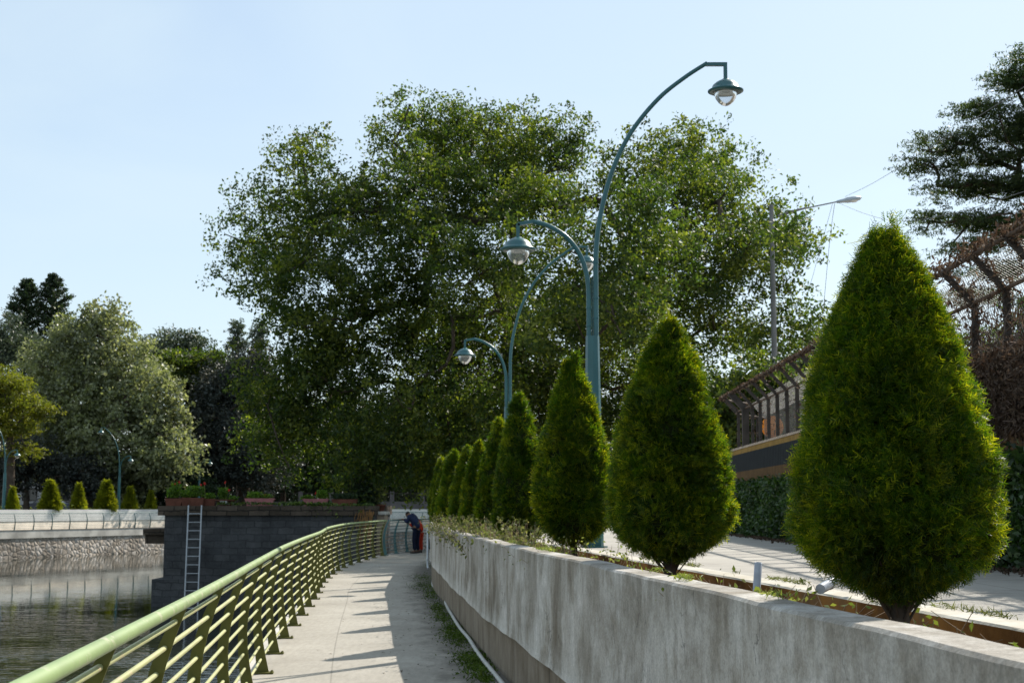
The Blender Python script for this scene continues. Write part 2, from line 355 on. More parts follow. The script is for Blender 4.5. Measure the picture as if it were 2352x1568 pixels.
L_WEED2 = leaf_mat('pale_weed_foliage', (0.075, 0.095, 0.03), (0.12, 0.14, 0.05), (0.22, 0.22, 0.10), 0.35, 0.6, 0.2, (1.3, 1.3, 0.7), big=1.2)
L_HEDGE = leaf_mat('hedge_foliage', (0.02, 0.045, 0.016), (0.035, 0.075, 0.022), (0.07, 0.12, 0.03), 0.3, 0.4, 0.45, big=0.8)
L_POT = leaf_mat('pot_plant_foliage', (0.05, 0.11, 0.015), (0.11, 0.21, 0.025), (0.20, 0.30, 0.04), 0.45, 0.5, 0.3, big=1.0)
L_DEAD = leaf_mat('dead_creeper', (0.045, 0.03, 0.022), (0.09, 0.062, 0.045), (0.17, 0.13, 0.10), 0.25, 0.8, 0.15, (1.2, 1.0, 0.8), big=1.0)
L_MOSS = leaf_mat('moss', (0.04, 0.075, 0.012), (0.075, 0.12, 0.02), (0.12, 0.16, 0.03), 0.2, 0.8, 0.1, (1.2, 1.4, 0.6), big=2.0)

# ------------------------------------------------------------------ mesh helpers
def mesh_np(name, V, Fq, m, parent=None, smooth=False, tone=None):
    """V (n,3), Fq (k,4) or (k,3) arrays -> one mesh object"""
    V = np.asarray(V, dtype=np.float32); Fq = np.asarray(Fq, dtype=np.int32)
    me = bpy.data.meshes.new(name); n, k = len(V), Fq.shape[1]
    me.vertices.add(n); me.vertices.foreach_set('co', V.ravel())
    me.loops.add(Fq.size); me.loops.foreach_set('vertex_index', Fq.ravel())
    me.polygons.add(len(Fq)); me.polygons.foreach_set('loop_start', np.arange(0, Fq.size, k, dtype=np.int32))
    if smooth: me.polygons.foreach_set('use_smooth', np.ones(len(Fq), dtype=bool))
    me.update(calc_edges=True); me.validate()
    at_ = me.attributes.new('tone', 'FLOAT', 'FACE')
    if tone is None: tone = RNG.random(len(Fq))
    if len(me.polygons) == len(tone): at_.data.foreach_set('value', np.asarray(tone, dtype=np.float32))
    me.materials.append(m)
    o = bpy.data.objects.new(name, me); col.objects.link(o)
    if parent: o.parent = parent
    return o
class MB:
    def __init__(s): s.V = []; s.Fc = []; s.sm = []
    def add(s, vs, fs, smooth=False):
        o = len(s.V); s.V += [tuple(v) for v in vs]; s.Fc += [tuple(i + o for i in f) for f in fs]; s.sm += [smooth] * len(fs)
    def box(s, x0, x1, y0, y1, z0, z1, M=None):
        vs = [Vector(v) for v in ((x0, y0, z0), (x1, y0, z0), (x1, y1, z0), (x0, y1, z0), (x0, y0, z1), (x1, y0, z1), (x1, y1, z1), (x0, y1, z1))]
        if M: vs = [M @ v for v in vs]
        s.add(vs, [(0, 3, 2, 1), (4, 5, 6, 7), (0, 1, 5, 4), (1, 2, 6, 5), (2, 3, 7, 6), (3, 0, 4, 7)])
    def tube(s, pts, r, n=8, caps=True, smooth=True):
        pts = [Vector(p) for p in pts]; k = len(pts)
        rs = r if isinstance(r, (list, tuple)) else [r] * k
        vs = []; up = None
        for i, p in enumerate(pts):
            t = (pts[min(i + 1, k - 1)] - pts[max(i - 1, 0)])
            t = t.normalized() if t.length > 1e-9 else Vector((0, 0, 1))
            if up is None: up = Vector((0, 0, 1)) if abs(t.z) < 0.9 else Vector((1, 0, 0))
            a = t.cross(up)
            if a.length < 1e-4: a = t.cross(Vector((0, 1, 0)))
            a.normalize(); b = a.cross(t).normalized(); up = b
            for j in range(n):
                q = 2 * pi * (j + .5) / n
                vs.append(p + (a * cos(q) + b * sin(q)) * rs[i])
        fs = [(i * n + j, i * n + (j + 1) % n, (i + 1) * n + (j + 1) % n, (i + 1) * n + j) for i in range(k - 1) for j in range(n)]
        s.add(vs, fs, smooth)
        if caps: s.add(vs[:n], [tuple(range(n))[::-1]]); s.add(vs[-n:], [tuple(range(n))])
    def lathe(s, prof, n=20, c=(0, 0, 0), smooth=True, M=None):
        vs = []
        for (r, z) in prof:
            for j in range(n):
                q = 2 * pi * j / n; v = Vector((c[0] + r * cos(q), c[1] + r * sin(q), c[2] + z)); vs.append(M @ v if M else v)
        fs = [(i * n + j, i * n + (j + 1) % n, (i + 1) * n + (j + 1) % n, (i + 1) * n + j) for i in range(len(prof) - 1) for j in range(n)]
        s.add(vs, fs, smooth)
    def build(s, name, m, parent=None):
        me = bpy.data.meshes.new(name); me.from_pydata([tuple(v) for v in s.V], [], s.Fc); me.update()
        me.polygons.foreach_set('use_smooth', s.sm)
        me.materials.append(m)
        o = bpy.data.objects.new(name, me); col.objects.link(o)
        if parent: o.parent = parent
        return o
def empty(name, loc=(0, 0, 0), rz=0.0):
    o = bpy.data.objects.new(name, None); o.location = loc; o.rotation_euler = (0, 0, rz); o.empty_display_size = 0.2
    col.objects.link(o); return o
def tag(o, label, cat, group=None, kind=None):
    o['label'] = label
    if kind: o['kind'] = kind
    o['category'] = cat
    if group: o['group'] = group
    return o
def struct(o, label=None):
    o['kind'] = 'structure'
    if label: o['label'] = label
    return o
def copy_tree(o, parent=None):
    c = o.copy(); col.objects.link(c); c.parent = parent
    for ch in list(o.children): copy_tree(ch, c)
    return c
def smooth_line(keys, step):
    """keys: (d, X) pairs, X as a smooth function of d -> points every `step` metres of arc"""
    d = np.array([k[0] for k in keys], float); x = np.array([k[1] for k in keys], float)
    m = np.gradient(x, d)
    def f(q):
        i = int(np.clip(np.searchsorted(d, q) - 1, 0, len(d) - 2)); h = d[i + 1] - d[i]; t = (q - d[i]) / h
        return ((2 * t**3 - 3 * t**2 + 1) * x[i] + (t**3 - 2 * t**2 + t) * h * m[i] + (-2 * t**3 + 3 * t**2) * x[i + 1] + (t**3 - t**2) * h * m[i + 1])
    qs = np.linspace(d[0], d[-1], 1500); P = np.array([(f(q), q) for q in qs])
    s = np.concatenate([[0], np.cumsum(np.hypot(*np.diff(P, axis=0).T))])
    n = int(s[-1] // step); t = np.arange(n + 1) * step
    return np.stack([np.interp(t, s, P[:, 0]), np.interp(t, s, P[:, 1])], 1), f
def poly_line(pts, step):
    P = np.array(pts, float); s = np.concatenate([[0], np.cumsum(np.hypot(*np.diff(P, axis=0).T))])
    t = np.arange(int(s[-1] // step) + 1) * step
    return np.stack([np.interp(t, s, P[:, 0]), np.interp(t, s, P[:, 1])], 1)
def normals2(P):
    T = np.gradient(P, axis=0); T /= np.linalg.norm(T, axis=1)[:, None]
    return np.stack([T[:, 1], -T[:, 0]], 1)          # to the right of travel
def sweep(mb, P, prof, N=None):
    """prof: list of (offset to the right, z) or function i->list"""
    if N is None: N = normals2(P)
    vs = []; k = None
    for i in range(len(P)):
        pr = prof(i) if callable(prof) else prof
        k = len(pr)
        for (o, z) in pr: vs.append((P[i][0] + N[i][0] * o, P[i][1] + N[i][1] * o, z))
    fs = [(i * k + j, i * k + j + 1, (i + 1) * k + j + 1, (i + 1) * k + j) for i in range(len(P) - 1) for j in range(k - 1)]
    mb.add(vs, fs)

def rot_frames(n, rng, bias=None, k=1.0):
    """random orthonormal frames; long axis optionally biased"""
    a = rng.normal(size=(n, 3))
    if bias is not None: a = a * k + bias
    a /= np.linalg.norm(a, axis=1)[:, None] + 1e-9
    b = np.cross(a, rng.normal(size=(n, 3))); b /= np.linalg.norm(b, axis=1)[:, None] + 1e-9
    return a, b, np.cross(a, b)
def leaf_arrays(C, size, rng, aspect=0.5, bias=None, k=1.0, fold=0.12):
    n = len(C); a, b, c = rot_frames(n, rng, bias, k)
    L = (size * rng.uniform(0.65, 1.3, n))[:, None]; W = L * aspect * 0.5
    v0 = C - a * L * 0.5; v2 = C + a * L * 0.5
    v1 = C + b * W + c * L * fold; v3 = C - b * W + c * L * fold
    V = np.stack([v0, v1, v2, v3], 1).reshape(-1, 3)
    return V, np.arange(4 * n).reshape(-1, 4)

def make_tree(name, label, cat, lobes, trunk, clumps, per, clump_r, leaf, mL, mB, group=None, seed=1, aspect=0.5,
              flat=0.75, trunk_r=0.4, droop=-0.3, shell=0.35, twig=0.012, branch=True, deep=1.0):
    """lobes: (px, py, rpx, Y[, rpy]) ; trunk: list of world points from the root up"""
    rng = np.random.default_rng(seed)
    T = [Vector(p) for p in trunk]; rootp = T[0]
    root = empty(name, rootp); tag(root, label, cat, group)
    Ls = []
    for l in lobes:
        px, py, rp, Y = l[:4]; rz = l[4] if len(l) > 4 else rp
        c = at(px, py, Y); Ls.append((c.x, c.y, c.z, 1.07 * rp / F * Y, rp / F * Y * deep, 1.06 * rz / F * Y))
    Ls = np.array(Ls); wgt = (Ls[:, 3] * Ls[:, 4] * Ls[:, 5]) ** (0.8); wgt /= wgt.sum()
    idx = rng.choice(len(Ls), clumps, p=wgt)
    u = rng.normal(size=(clumps, 3)); u /= np.linalg.norm(u, axis=1)[:, None]
    r = shell + (1 - shell) * rng.random(clumps) ** 0.55
    CC = Ls[idx, :3] + u * r[:, None] * Ls[idx, 3:6]
    # leaves: each clump is several sprigs
    sub = 7
    nrm = lambda sh: np.clip(rng.normal(size=sh), -1.7, 1.7)
    S = np.repeat(CC, sub, 0) + nrm((clumps * sub, 3)) * clump_r * 0.62 * np.array([1, 1, flat])
    cnt = max(1, per // sub)
    sz = clump_r * 0.24 * rng.uniform(0.5, 1.4, (len(S), 1))
    P = np.repeat(S, cnt, 0) + nrm((len(S) * cnt, 3)) * np.repeat(sz, cnt, 0) * np.array([1, 1, flat])
    tn = np.repeat(np.clip(np.repeat(rng.random(clumps), sub) * 0.6 + rng.random(clumps * sub) * 0.5, 0, 1), cnt)
    tn = tn[P[:, 2] > 1.3]; P = P[P[:, 2] > 1.3]
    V, Fq = leaf_arrays(P - np.array(rootp), leaf, rng, aspect, np.array([0, 0, droop]), 1.0)
    mesh_np('crown', V, Fq, mL, root, tone=tn)
    # trunk and limbs: every clump hooks onto the nearest node closer to the root
    mb = MB(); pts = [p - rootp for p in T]
    rs = [trunk_r * (1 - 0.45 * i / max(1, len(T) - 1)) for i in range(len(T))]; rs[0] *= 1.25
    mb.tube(pts, rs, 9)
    if branch:
        nodes = [np.array(p) for p in T]; par = [max(0, i - 1) for i in range(len(T))]; nodes_r = []
        top = np.array(T[-1]); order = np.argsort(np.linalg.norm(CC - top, axis=1))
        nn = min(len(order), 260); order = order[np.linspace(0, len(order) - 1, nn).astype(int)]
        start = max(1, len(T) - 2)
        for i in order:
            p = CC[i]; A = np.array(nodes[start - 1:]); dist = np.linalg.norm(A - p, axis=1) + 0.35 * np.linalg.norm(A - top, axis=1)
            j = int(np.argmin(dist)) + start - 1
            q = nodes[j]; dl = np.linalg.norm(p - q); mid = (q + p) / 2 + (top - (q + p) / 2) * (0.22 if dl > 4 else 0.0) + rng.normal(size=3) * 0.08 * np.linalg.norm(p - q) + np.array([0, 0, -0.05 * np.linalg.norm(p - q)])
            nodes.append(mid); par.append(j); nodes.append(p); par.append(len(nodes) - 2)
        w_ = [0.0] * len(nodes)
        for i in range(len(nodes) - 1, 0, -1):
            w_[i] += 1.0; w_[par[i]] += w_[i]
        tot = w_[len(T) - 1] + 1e-6
        for i in range(len(T), len(nodes)):
            ra = trunk_r * 0.7 * min(1, w_[i] / tot) ** 0.42; rb = max(twig, ra * 0.8)
            a = Vector(nodes[par[i]]) - rootp; b = Vector(nodes[i]) - rootp
            mb.tube([a, b], [max(twig, ra), rb], 5, caps=False)
    mb.build('trunk', mB, root)
    return root

# ==================================================================== SETTING
WATER_Z = -1.9
# plan lines as (distance ahead, X)
RAILK = [(0.6, -1.00), (3.6, -1.28), (5.4, -1.46), (7.3, -1.655), (9.2, -1.86), (11, -2.06), (13, -2.28), (15, -2.5), (20, -2.98),
         (25.6, -3.47), (31, -4.02), (35, -4.30), (39.5, -4.50), (43, -4.48), (49, -4.25), (52.8, -3.78), (56, -3.30), (60, -2.55), (66, -2.1), (80, -1.9)]
WALLK = [(-2, 1.5), (1.0, 1.34), (3.2, 1.13), (4.8, 0.99), (6.1, 0.84), (8.7, 0.56), (11.4, 0.21), (14.2, -0.14), (17.3, -0.50),
         (21.5, -0.87), (25, -1.2), (28.6, -1.60), (33, -1.86), (36, -2.02), (40, -2.15), (46, -1.9), (54, -0.2), (60, 0.9)]
_wp = np.polyfit([k[0] for k in WALLK if k[0] < 30], [k[1] for k in WALLK if k[0] < 30], 4)
WALLK = [(q, float(np.polyval(_wp, q))) for q in np.arange(-2, 28.1, 2.5)] + [k for k in WALLK if k[0] > 30]
_, fwall = smooth_line(WALLK, 0.5)
_, frail = smooth_line(RAILK, 0.5)
def sheet(name, polys, m, z=None):
    mb = MB()
    for p in polys:
        mb.add([(q[0], q[1], q[2] if len(q) > 2 else z) for q in p], [tuple(range(len(p)))])
    return mb.build(name, m)
def ribbon(name, ds, fl, fr, z, m):
    mb = MB(); vs = []
    for d in ds: vs += [(fl(d), d, z), (fr(d), d, z)]
    mb.add(vs, [(2 * i, 2 * i + 1, 2 * i + 3, 2 * i + 2) for i in range(len(ds) - 1)])
    return mb.build(name, m)

struct(sheet('ground', [[(-600, -100, -3.2), (600, -100, -3.2), (600, 800, -3.2), (-600, 800, -3.2)]], M_BED), 'low ground and lake bed')
struct(sheet('lake_water', [[(-170, -40, WATER_Z), (30, -40, WATER_Z), (30, 160, WATER_Z), (-170, 160, WATER_Z)]], M_WATER), 'dark rippled lake water')
ds = np.linspace(-3, 80, 130)
def path_mesh():
    fr = lambda d: (fwall(d) if -2 < d < 40 else (1.5 if d <= -2 else -2.15 + (d - 40) * 0.1))
    mb = MB(); vs = []
    for d in ds: vs += [(frail(d) - 0.22, d, 0), ((frail(d) + fr(d)) / 2, d, 0), (fr(d), d, 0), (fr(d) + 0.3, d, 0)]
    mb.add(vs, [(4 * i + j, 4 * i + j + 1, 4 * i + j + 5, 4 * i + j + 4) for i in range(len(ds) - 1) for j in range(3)])
    o = mb.build('path', M_PATH); uv = o.data.uv_layers.new(name='walldist')
    for li, l in enumerate(o.data.loops):
        v = o.data.vertices[l.vertex_index].co; uv.data[li].uv = (max(0.0, fr(v.y) - v.x), 0)
    return o
struct(path_mesh(), 'pale concrete lakeside footpath')
KOFF = 0.98
fk = lambda d: fwall(min(d, 59)) + KOFF
struct(ribbon('planter_soil', np.linspace(-1.9, 59, 90), lambda d: fwall(d) + 0.08, lambda d: fwall(d) + KOFF + 0.05, 0.93, M_SOIL), 'brown soil of the tree planter')
struct(ribbon('road', np.linspace(-1.9, 59, 90), lambda d: fwall(d) + KOFF + 0.1, lambda d: 60.0 if d > 29 else 5.2, 1.10, M_ROAD), 'sunlit pale concrete road')
struct(sheet('land', [[(4.9, -3, 1.085), (400, -3, 1.085), (400, 60, 1.085), (4.9, 60, 1.085)],
                      [(-1.0, 59, 1.084), (400, 59, 1.084), (400, 780, 1.084), (-1.0, 780, 1.084)]], M_LAND), 'dry ground beyond the fence')

# near planter wall
Pw, _ = smooth_line(WALLK, 0.25)
wall = empty('planter_wall', (0, 0, 0))
tag(wall, 'long curving plastered concrete wall, streaked grey, holding the row of clipped conifers above the path', 'wall')
def lip(d): return 0.435 + 0.010 * sin(d * 1.1) + 0.008 * sin(d * 3.1) + 0.003 * sin(d * 9) + 0.10 * max(0, (d - 24) / 6) ** 1.5 * (1 if d < 30 else 1)
rngw = np.random.default_rng(3)
wj_ = np.convolve(rngw.normal(size=len(Pw) + 2), [0.25, 0.5, 0.25], 'valid') * 0.0035
def wprof(i):
    d = Pw[i][1]; j = 0.0015 * sin(d * 3.3); zt = 1.25 + 0.002 * sin(d * 2.1) + float(wj_[i])
    l = min(lip(min(d, 30)), 0.6)
    return [(0.05, l - 0.012), (-0.012 + j, l), (-0.006 + j, l + 0.05), (0.0 + j, 0.8), (0.0 + j, zt - 0.012), (0.012 + j, zt), (0.15, zt + 0.003), (0.16, zt - 0.01), (0.16, 0.8)]
mb = MB(); sweep(mb, Pw, wprof); mb.build('plaster_face', M_PLAST, wall)
mb = MB(); sweep(mb, Pw, lambda i: [(0.035, -0.02), (0.03, 0.66)])
bc = mb.build('base_course', M_BASE, wall); bc['label'] = 'brown unplastered lower strip of the wall'
kerb = MB(); sweep(kerb, Pw, lambda i: [(KOFF, 0.88), (KOFF + 0.004 * sin(i * 1.7), 1.14), (KOFF + 0.012, 1.15), (KOFF + 0.15, 1.155), (KOFF + 0.16, 1.09)])
tag(kerb.build('kerb_wall', M_KERB), 'low rust-stained kerb between the conifer planter and the road', 'kerb')

# lakeside retaining wall below the path
Pr, _ = smooth_line(RAILK, 0.5)
mb = MB(); sweep(mb, Pr, [(-0.22, -3.0), (-0.22, -0.25), (-0.25, -0.22), (-0.25, -0.03), (-0.22, 0.003), (-0.1, 0.004)])
tag(mb.build('retaining_wall', M_BEAM), 'concrete lake edge carrying the near path and its green railing', 'wall')

# ------------------------------------------------------------------ railings
PROF = [(0.0, 0.0, 0.058), (0.15, -0.026, 0.050), (0.3, -0.05, 0.044), (0.45, -0.065, 0.040), (0.6, -0.068, 0.038), (0.75, -0.052, 0.036),
        (0.88, -0.022, 0.034), (1.0, 0.018, 0.030), (1.08, 0.050, 0.026), (1.165, 0.088, 0.021)]
def prof_off(h): return float(np.interp(h, [p[0] for p in PROF], [p[1] for p in PROF]))
TUBE_H = [0.138 + 0.118 * i for i in range(9)]
RAIL_H = 1.165
def post_mesh():
    mb = MB(); th = 0.006
    L = [(o - w_, h) for h, o, w_ in PROF]; Rr = [(o + w_, h) for h, o, w_ in PROF]
    n = len(PROF); vs = []
    for y in (-th, th):
        vs += [(x, y, h) for x, h in L] + [(x, y, h) for x, h in Rr]
    fs = []
    for i in range(n - 1):
        fs += [(i, n + i, n + i + 1, i + 1), (2 * n + i, 2 * n + i + 1, 3 * n + i + 1, 3 * n + i)]
        fs += [(i, i + 1, 2 * n + i + 1, 2 * n + i), (n + i, 3 * n + i, 3 * n + i + 1, n + i + 1)]
    fs += [(n - 1, 2 * n - 1, 4 * n - 1, 3 * n - 1)]
    mb.add(vs, fs)
    return mb
def plate_mesh():
    mb = MB(); mb.box(-0.09, 0.10, -0.06, 0.06, 0.005, 0.017)
    for sx in (-0.072, 0.082):
        for sy in (-0.04, 0.04):
            mb.lathe([(0.011, 0.017), (0.011, 0.030), (0.0, 0.030)], 6, (sx, sy, 0), False)
    return mb
def make_railing(name, label, group, P, flip, mats, spacing=1.9, z0=0.0, detail=True, start=0.0, fine=0.2):
    """P: dense plan polyline; flip=+1 when the land side is to the right of travel"""
    root = empty(name, (0, 0, 0)); tag(root, label, 'railing', group)
    mR, mT, mP = mats
    N = normals2(P) * flip
    s = np.concatenate([[0], np.cumsum(np.hypot(*np.diff(P, axis=0).T))])
    def run(h, o, t0=0, t1=None):
        t = np.arange(t0, (s[-1] if t1 is None else t1), fine)
        return [(np.interp(q, s, P[:, 0] + N[:, 0] * o), np.interp(q, s, P[:, 1] + N[:, 1] * o), z0 + h) for q in t]
    mb = MB(); mb.tube(run(RAIL_H, prof_off(RAIL_H)), 0.027, 12 if detail else 6); mb.build('handrail', mR, root)
    for h in TUBE_H:
        mb = MB(); mb.tube(run(h, prof_off(h)), 0.0125, 8 if detail else 5); mb.build('tube', mT, root)
    first = None
    t = start
    while t < s[-1] - 0.05:
        x = np.interp(t, s, P[:, 0]); y = np.interp(t, s, P[:, 1])
        nx = np.interp(t, s, N[:, 0]); ny = np.interp(t, s, N[:, 1]); a = math.atan2(ny, nx)
        if first is None:
            p = post_mesh().build('post', mP, root); pl = plate_mesh().build('base_plate', mP, p) if detail else None
            first = p
        else:
            p = first.copy(); col.objects.link(p); p.parent = root
            for ch in first.children:
                c = ch.copy(); col.objects.link(c); c.parent = p
        p.location = (x, y, z0); p.rotation_euler = (0, 0, a)
        t += spacing
    return root
Pall, _ = smooth_line(RAILK, 0.1)
k = int(np.argmin(np.abs(Pall[:, 1] - 48.6)))
# posts start so that one stands 14.3 m ahead
i0 = int(np.argmin(np.abs(Pall[:, 1] - 14.25))); st = (i0 * 0.1) % 1.9
make_railing('railing', 'pale green railing with bowed flat posts and nine tubes curving along the near path', 'lakeside railings', Pall[:k + 1], 1, (M_RAIL, M_TUBE, M_POST), start=st)
make_railing('railing', 'dark teal railing section at the bend where the people lean', 'lakeside railings', Pall[k + 3:], 1, (M_TEALRAIL, M_TEALRAIL, M_TEALRAIL), start=0.0)

# ------------------------------------------------------------------ far bank
BANK = [(-46, 74), (-35.6, 98.5), (-28.2, 116), (-24, 123), (-18, 128), (-10, 128), (-3.5, 121), (-1.2, 104), (-1.2, 84)]
Pb = poly_line(BANK, 0.5); Nb = normals2(Pb)
# land side is to the left of travel
def offp(o): return [(Pb[i][0] - Nb[i][0] * o, Pb[i][1] - Nb[i][1] * o) for i in range(len(Pb))]
mb = MB(); sweep(mb, Pb, [(0.35, -3.0), (0.25, -0.55)]); mb2 = MB(); sweep(mb2, Pb, [(0.25, -0.55), (0.33, -0.53), (0.32, 0.0), (0.0, 0.02)])
bank = empty('embankment_wall', (0, 0, 0)); tag(bank, 'rubble stone embankment with a concrete edge beam across the lake', 'wall')
mb.build('rubble_face', M_RUBBLE, bank); mb2.build('edge_beam', M_BEAM, bank)
mb = MB(); sweep(mb, Pb, [(0.35, 0.02), (-2.9, 0.02)]); struct(mb.build('far_path', M_PATH), 'far lakeside footpath')
fw = empty('far_planter_wall', (0, 0, 0)); tag(fw, 'white plastered planter wall behind the railing across the lake', 'wall')
mb = MB(); sweep(mb, Pb, [(-2.3, 0.60), (-2.28, 0.62), (-2.3, 1.45), (-2.48, 1.45), (-2.48, 1.0)]); mb.build('plaster_face', M_FARWALL, fw)
mb = MB(); sweep(mb, Pb, [(-2.12, 0.02), (-2.34, 0.60), (-2.36, 0.7)]); mb.build('base_course', M_FARBASE, fw)
inner = offp(2.35)
far = [(x, y, 1.08) for x, y in inner] + [(-0.9, 780, 1.08), (-590, 780, 1.08), (-590, 60, 1.08)]
struct(sheet('far_bank', [far], M_LAND), 'dry ground beyond the lake')
make_railing('railing', 'thin green railing running along the far lake bank', 'lakeside railings', Pb, -1, (M_TEALRAIL, M_TEALRAIL, M_TEALRAIL), start=0.6, z0=0.03, detail=False, fine=1.0)
# drain pipes in the bank
for dx, lb in ((1.28, 'left of the two stubby drain pipes in the far embankment'), (1.315, 'right of the two stubby drain pipes in the far embankment')):
    i = int(len(Pb) * 0); c = gnd(dx * 0 + (446 if 'left' in lb else 462), 1232, -0.45)
    # place on the bank line at that bearing
    b_ = min(range(len(Pb)), key=lambda q: abs(Pb[q][0] / Pb[q][1] - ((446 if 'left' in lb else 462) - 0) * 0 - (CXP * -1 + (446 if 'left' in lb else 462)) / F))
    p0 = Vector((Pb[b_][0], Pb[b_][1], -0.42)); n_ = Vector((Nb[b_][0], Nb[b_][1], 0))
    mb = MB(); 
    M_ = Matrix.Translation(p0 + n_ * 0.2) @ n_.to_track_quat('Z', 'Y').to_matrix().to_4x4()
    mb.lathe([(0.20, 0), (0.20, 0.75), (0.14, 0.75), (0.14, 0.1)], 14, M=M_)
    tag(mb.build('drain_pipe', M_BEAM), lb, 'pipe', 'drain pipes in the far bank')

# ------------------------------------------------------------------ stone platform in the lake
PY = 52.0
xl = at(378, 1200, PY).x; xr = at(858, 1200, PY).x
plat = empty('stone_platform', (xl, PY, WATER_Z)); tag(plat, 'dark block-built stone platform standing in the lake with potted plants on top', 'platform')
def rel(o, v=None): return Vector(o.location)
def pbox(mb, x0, x1, y0, y1, z0, z1, O): mb.box(x0 - O.x, x1 - O.x, y0 - O.y, y1 - O.y, z0 - O.z, z1 - O.z)
O = Vector(plat.location)
mb = MB(); pbox(mb, xl, xr, PY, PY + 7, -3, 1.32, O); mb.build('block_wall', M_BLOCK, plat)
mb = MB(); pbox(mb, xl - 0.22, xr + 0.06, PY - 0.14, PY + 7.2, 1.32, 1.66, O); mb.build('parapet', M_PARA, plat)
mb = MB(); pbox(mb, xl - 0.33, xr + 0.02, PY - 0.3, PY + 7.1, -3, -0.93, O); mb.build('plinth', M_BLOCK, plat)
xb = at(336, 1230, PY + 1).x
mb = MB(); pbox(mb, xb, xl + 0.01, PY + 0.5, PY + 2.5, 0.62, 0.84, O); pbox(mb, xb + 0.06, xl + 0.01, PY + 0.6, PY + 2.4, 0.30, 0.62, O); mb.build('side_slab', M_PARA, plat)
# pale pillar at its end
xa = at(861, 1180, 53.2).x; xc = at(883, 1180, 53.2).x
pil = empty('stone_pillar', ((xa + xc) / 2, 53.4, -2.0)); tag(pil, 'pale plastered pillar with a rounded cap at the right end of the stone platform', 'pillar')
O2 = Vector(pil.location)
mb = MB(); pbox(mb, xa, xc, 53.2, 54.6, -3, 1.32, O2); mb.build('shaft', plain('pillar_plaster', (0.42, 0.33, 0.25), 0.9, 0.2, 0.25, 2), pil)
mb = MB(); pbox(mb, xa - 0.1, xc + 0.08, 53.05, 54.75, 1.32, 1.46, O2); o = mb.build('cap', plain('cap_plaster', (0.55, 0.52, 0.46), 0.9, 0.2, 0.2, 2), pil)
bv = o.modifiers.new('bevel', 'BEVEL'); bv.width = 0.05; bv.segments = 3

# ladder
lt = at(448, 1160, PY - 0.2); lb_ = at(440, 1362, PY - 0.75)
lad = empty('ladder', lb_); tag(lad, 'long metal ladder leaning against the dark stone platform', 'ladder')
d_ = lt - Vector(lb_); d_ = Vector((d_.x, d_.y, d_.z)); ext = d_ * 1.28 ; base_ = Vector((0, 0, 0)) - d_ * 0.3
hw = 0.235
for sx in (-1, 1):
    mb = MB(); mb.tube([base_ + Vector((sx * hw, 0, 0)), d_ + Vector((sx * hw, 0, 0))], 0.028, 6); mb.build('side_rail', M_LADDER, lad)
nr = 13
for i in range(nr):
    q = base_ + (d_ - base_) * (0.03 + i / nr * 0.97)
    mb = MB(); mb.tube([q + Vector((-hw, 0, 0)), q + Vector((hw, 0, 0))], 0.016, 6); mb.build('rung', M_LADDER, lad)

# ------------------------------------------------------------------ pots and plants on the platform
def tuft(mb_pts, c, r, n, rng): 
    return np.array(c) + np.clip(rng.normal(size=(n, 3)), -1.7, 1.7) * np.array(r) * 0.5
def plant_obj(name, parts, m, parent, leaf, seed, aspect=0.6, stems=None, up=0.3):
    rng = np.random.default_rng(seed); P = np.concatenate([tuft(None, c, r, n, rng) for c, r, n in parts])
    V, Fq = leaf_arrays(P, leaf, rng, aspect, np.array([0, 0, up])); return mesh_np(name, V, Fq, m, parent)
pots = [  # px0, px1, top y, bottom y, kind, label, plants [(px, py, rx, rz, n)], flowers [(px, py)], depth
 (381, 421, 1144, 1160, 'trough', 'leftmost dark terracotta trough on the platform, red flowers above it', [(400, 1130, 18, 12, 260), (405, 1115, 12, 8, 80)], [(412, 1107), (402, 1112)], 0.9),
 (419, 440, 1142, 1160, 'trough', 'brown trough just left of the ladder top, under bright leaves', [(428, 1133, 12, 9, 160)], [], 0.9),
 (437, 470, 1143, 1160, 'trough', 'terracotta trough directly above the ladder, with the fullest bright green plant', [(450, 1126, 22, 12, 420)], [(470, 1110), (462, 1113)], 0.7),
 (466, 497, 1145, 1160, 'trough', 'terracotta trough with pale peeling patches, right of the ladder', [(482, 1138, 14, 7, 120)], [], 0.9),
 (495, 543, 1148, 1163, 'bowl', 'dark round bowl planter with a white label, tall red flowered plant', [(512, 1131, 12, 13, 300), (535, 1144, 12, 4, 80)], [(518, 1108), (526, 1125)], 0.7),
 (563, 631, 1144, 1163, 'trough', 'long pinkish red trough in the middle of the platform edge', [(585, 1137, 20, 9, 200), (612, 1140, 16, 6, 90)], [(610, 1137)], 0.6),
 (696, 756, 1145, 1156, 'trough', 'low planter with lime green leaves right of the pink trough', [(705, 1145, 16, 5, 160), (740, 1134, 14, 10, 260)], [(726, 1132)], 1.2),
 (762, 822, 1146, 1163, 'trough', 'dark wide trough near the right end of the platform under ivy', [(790, 1139, 34, 7, 300)], [], 0.9)]
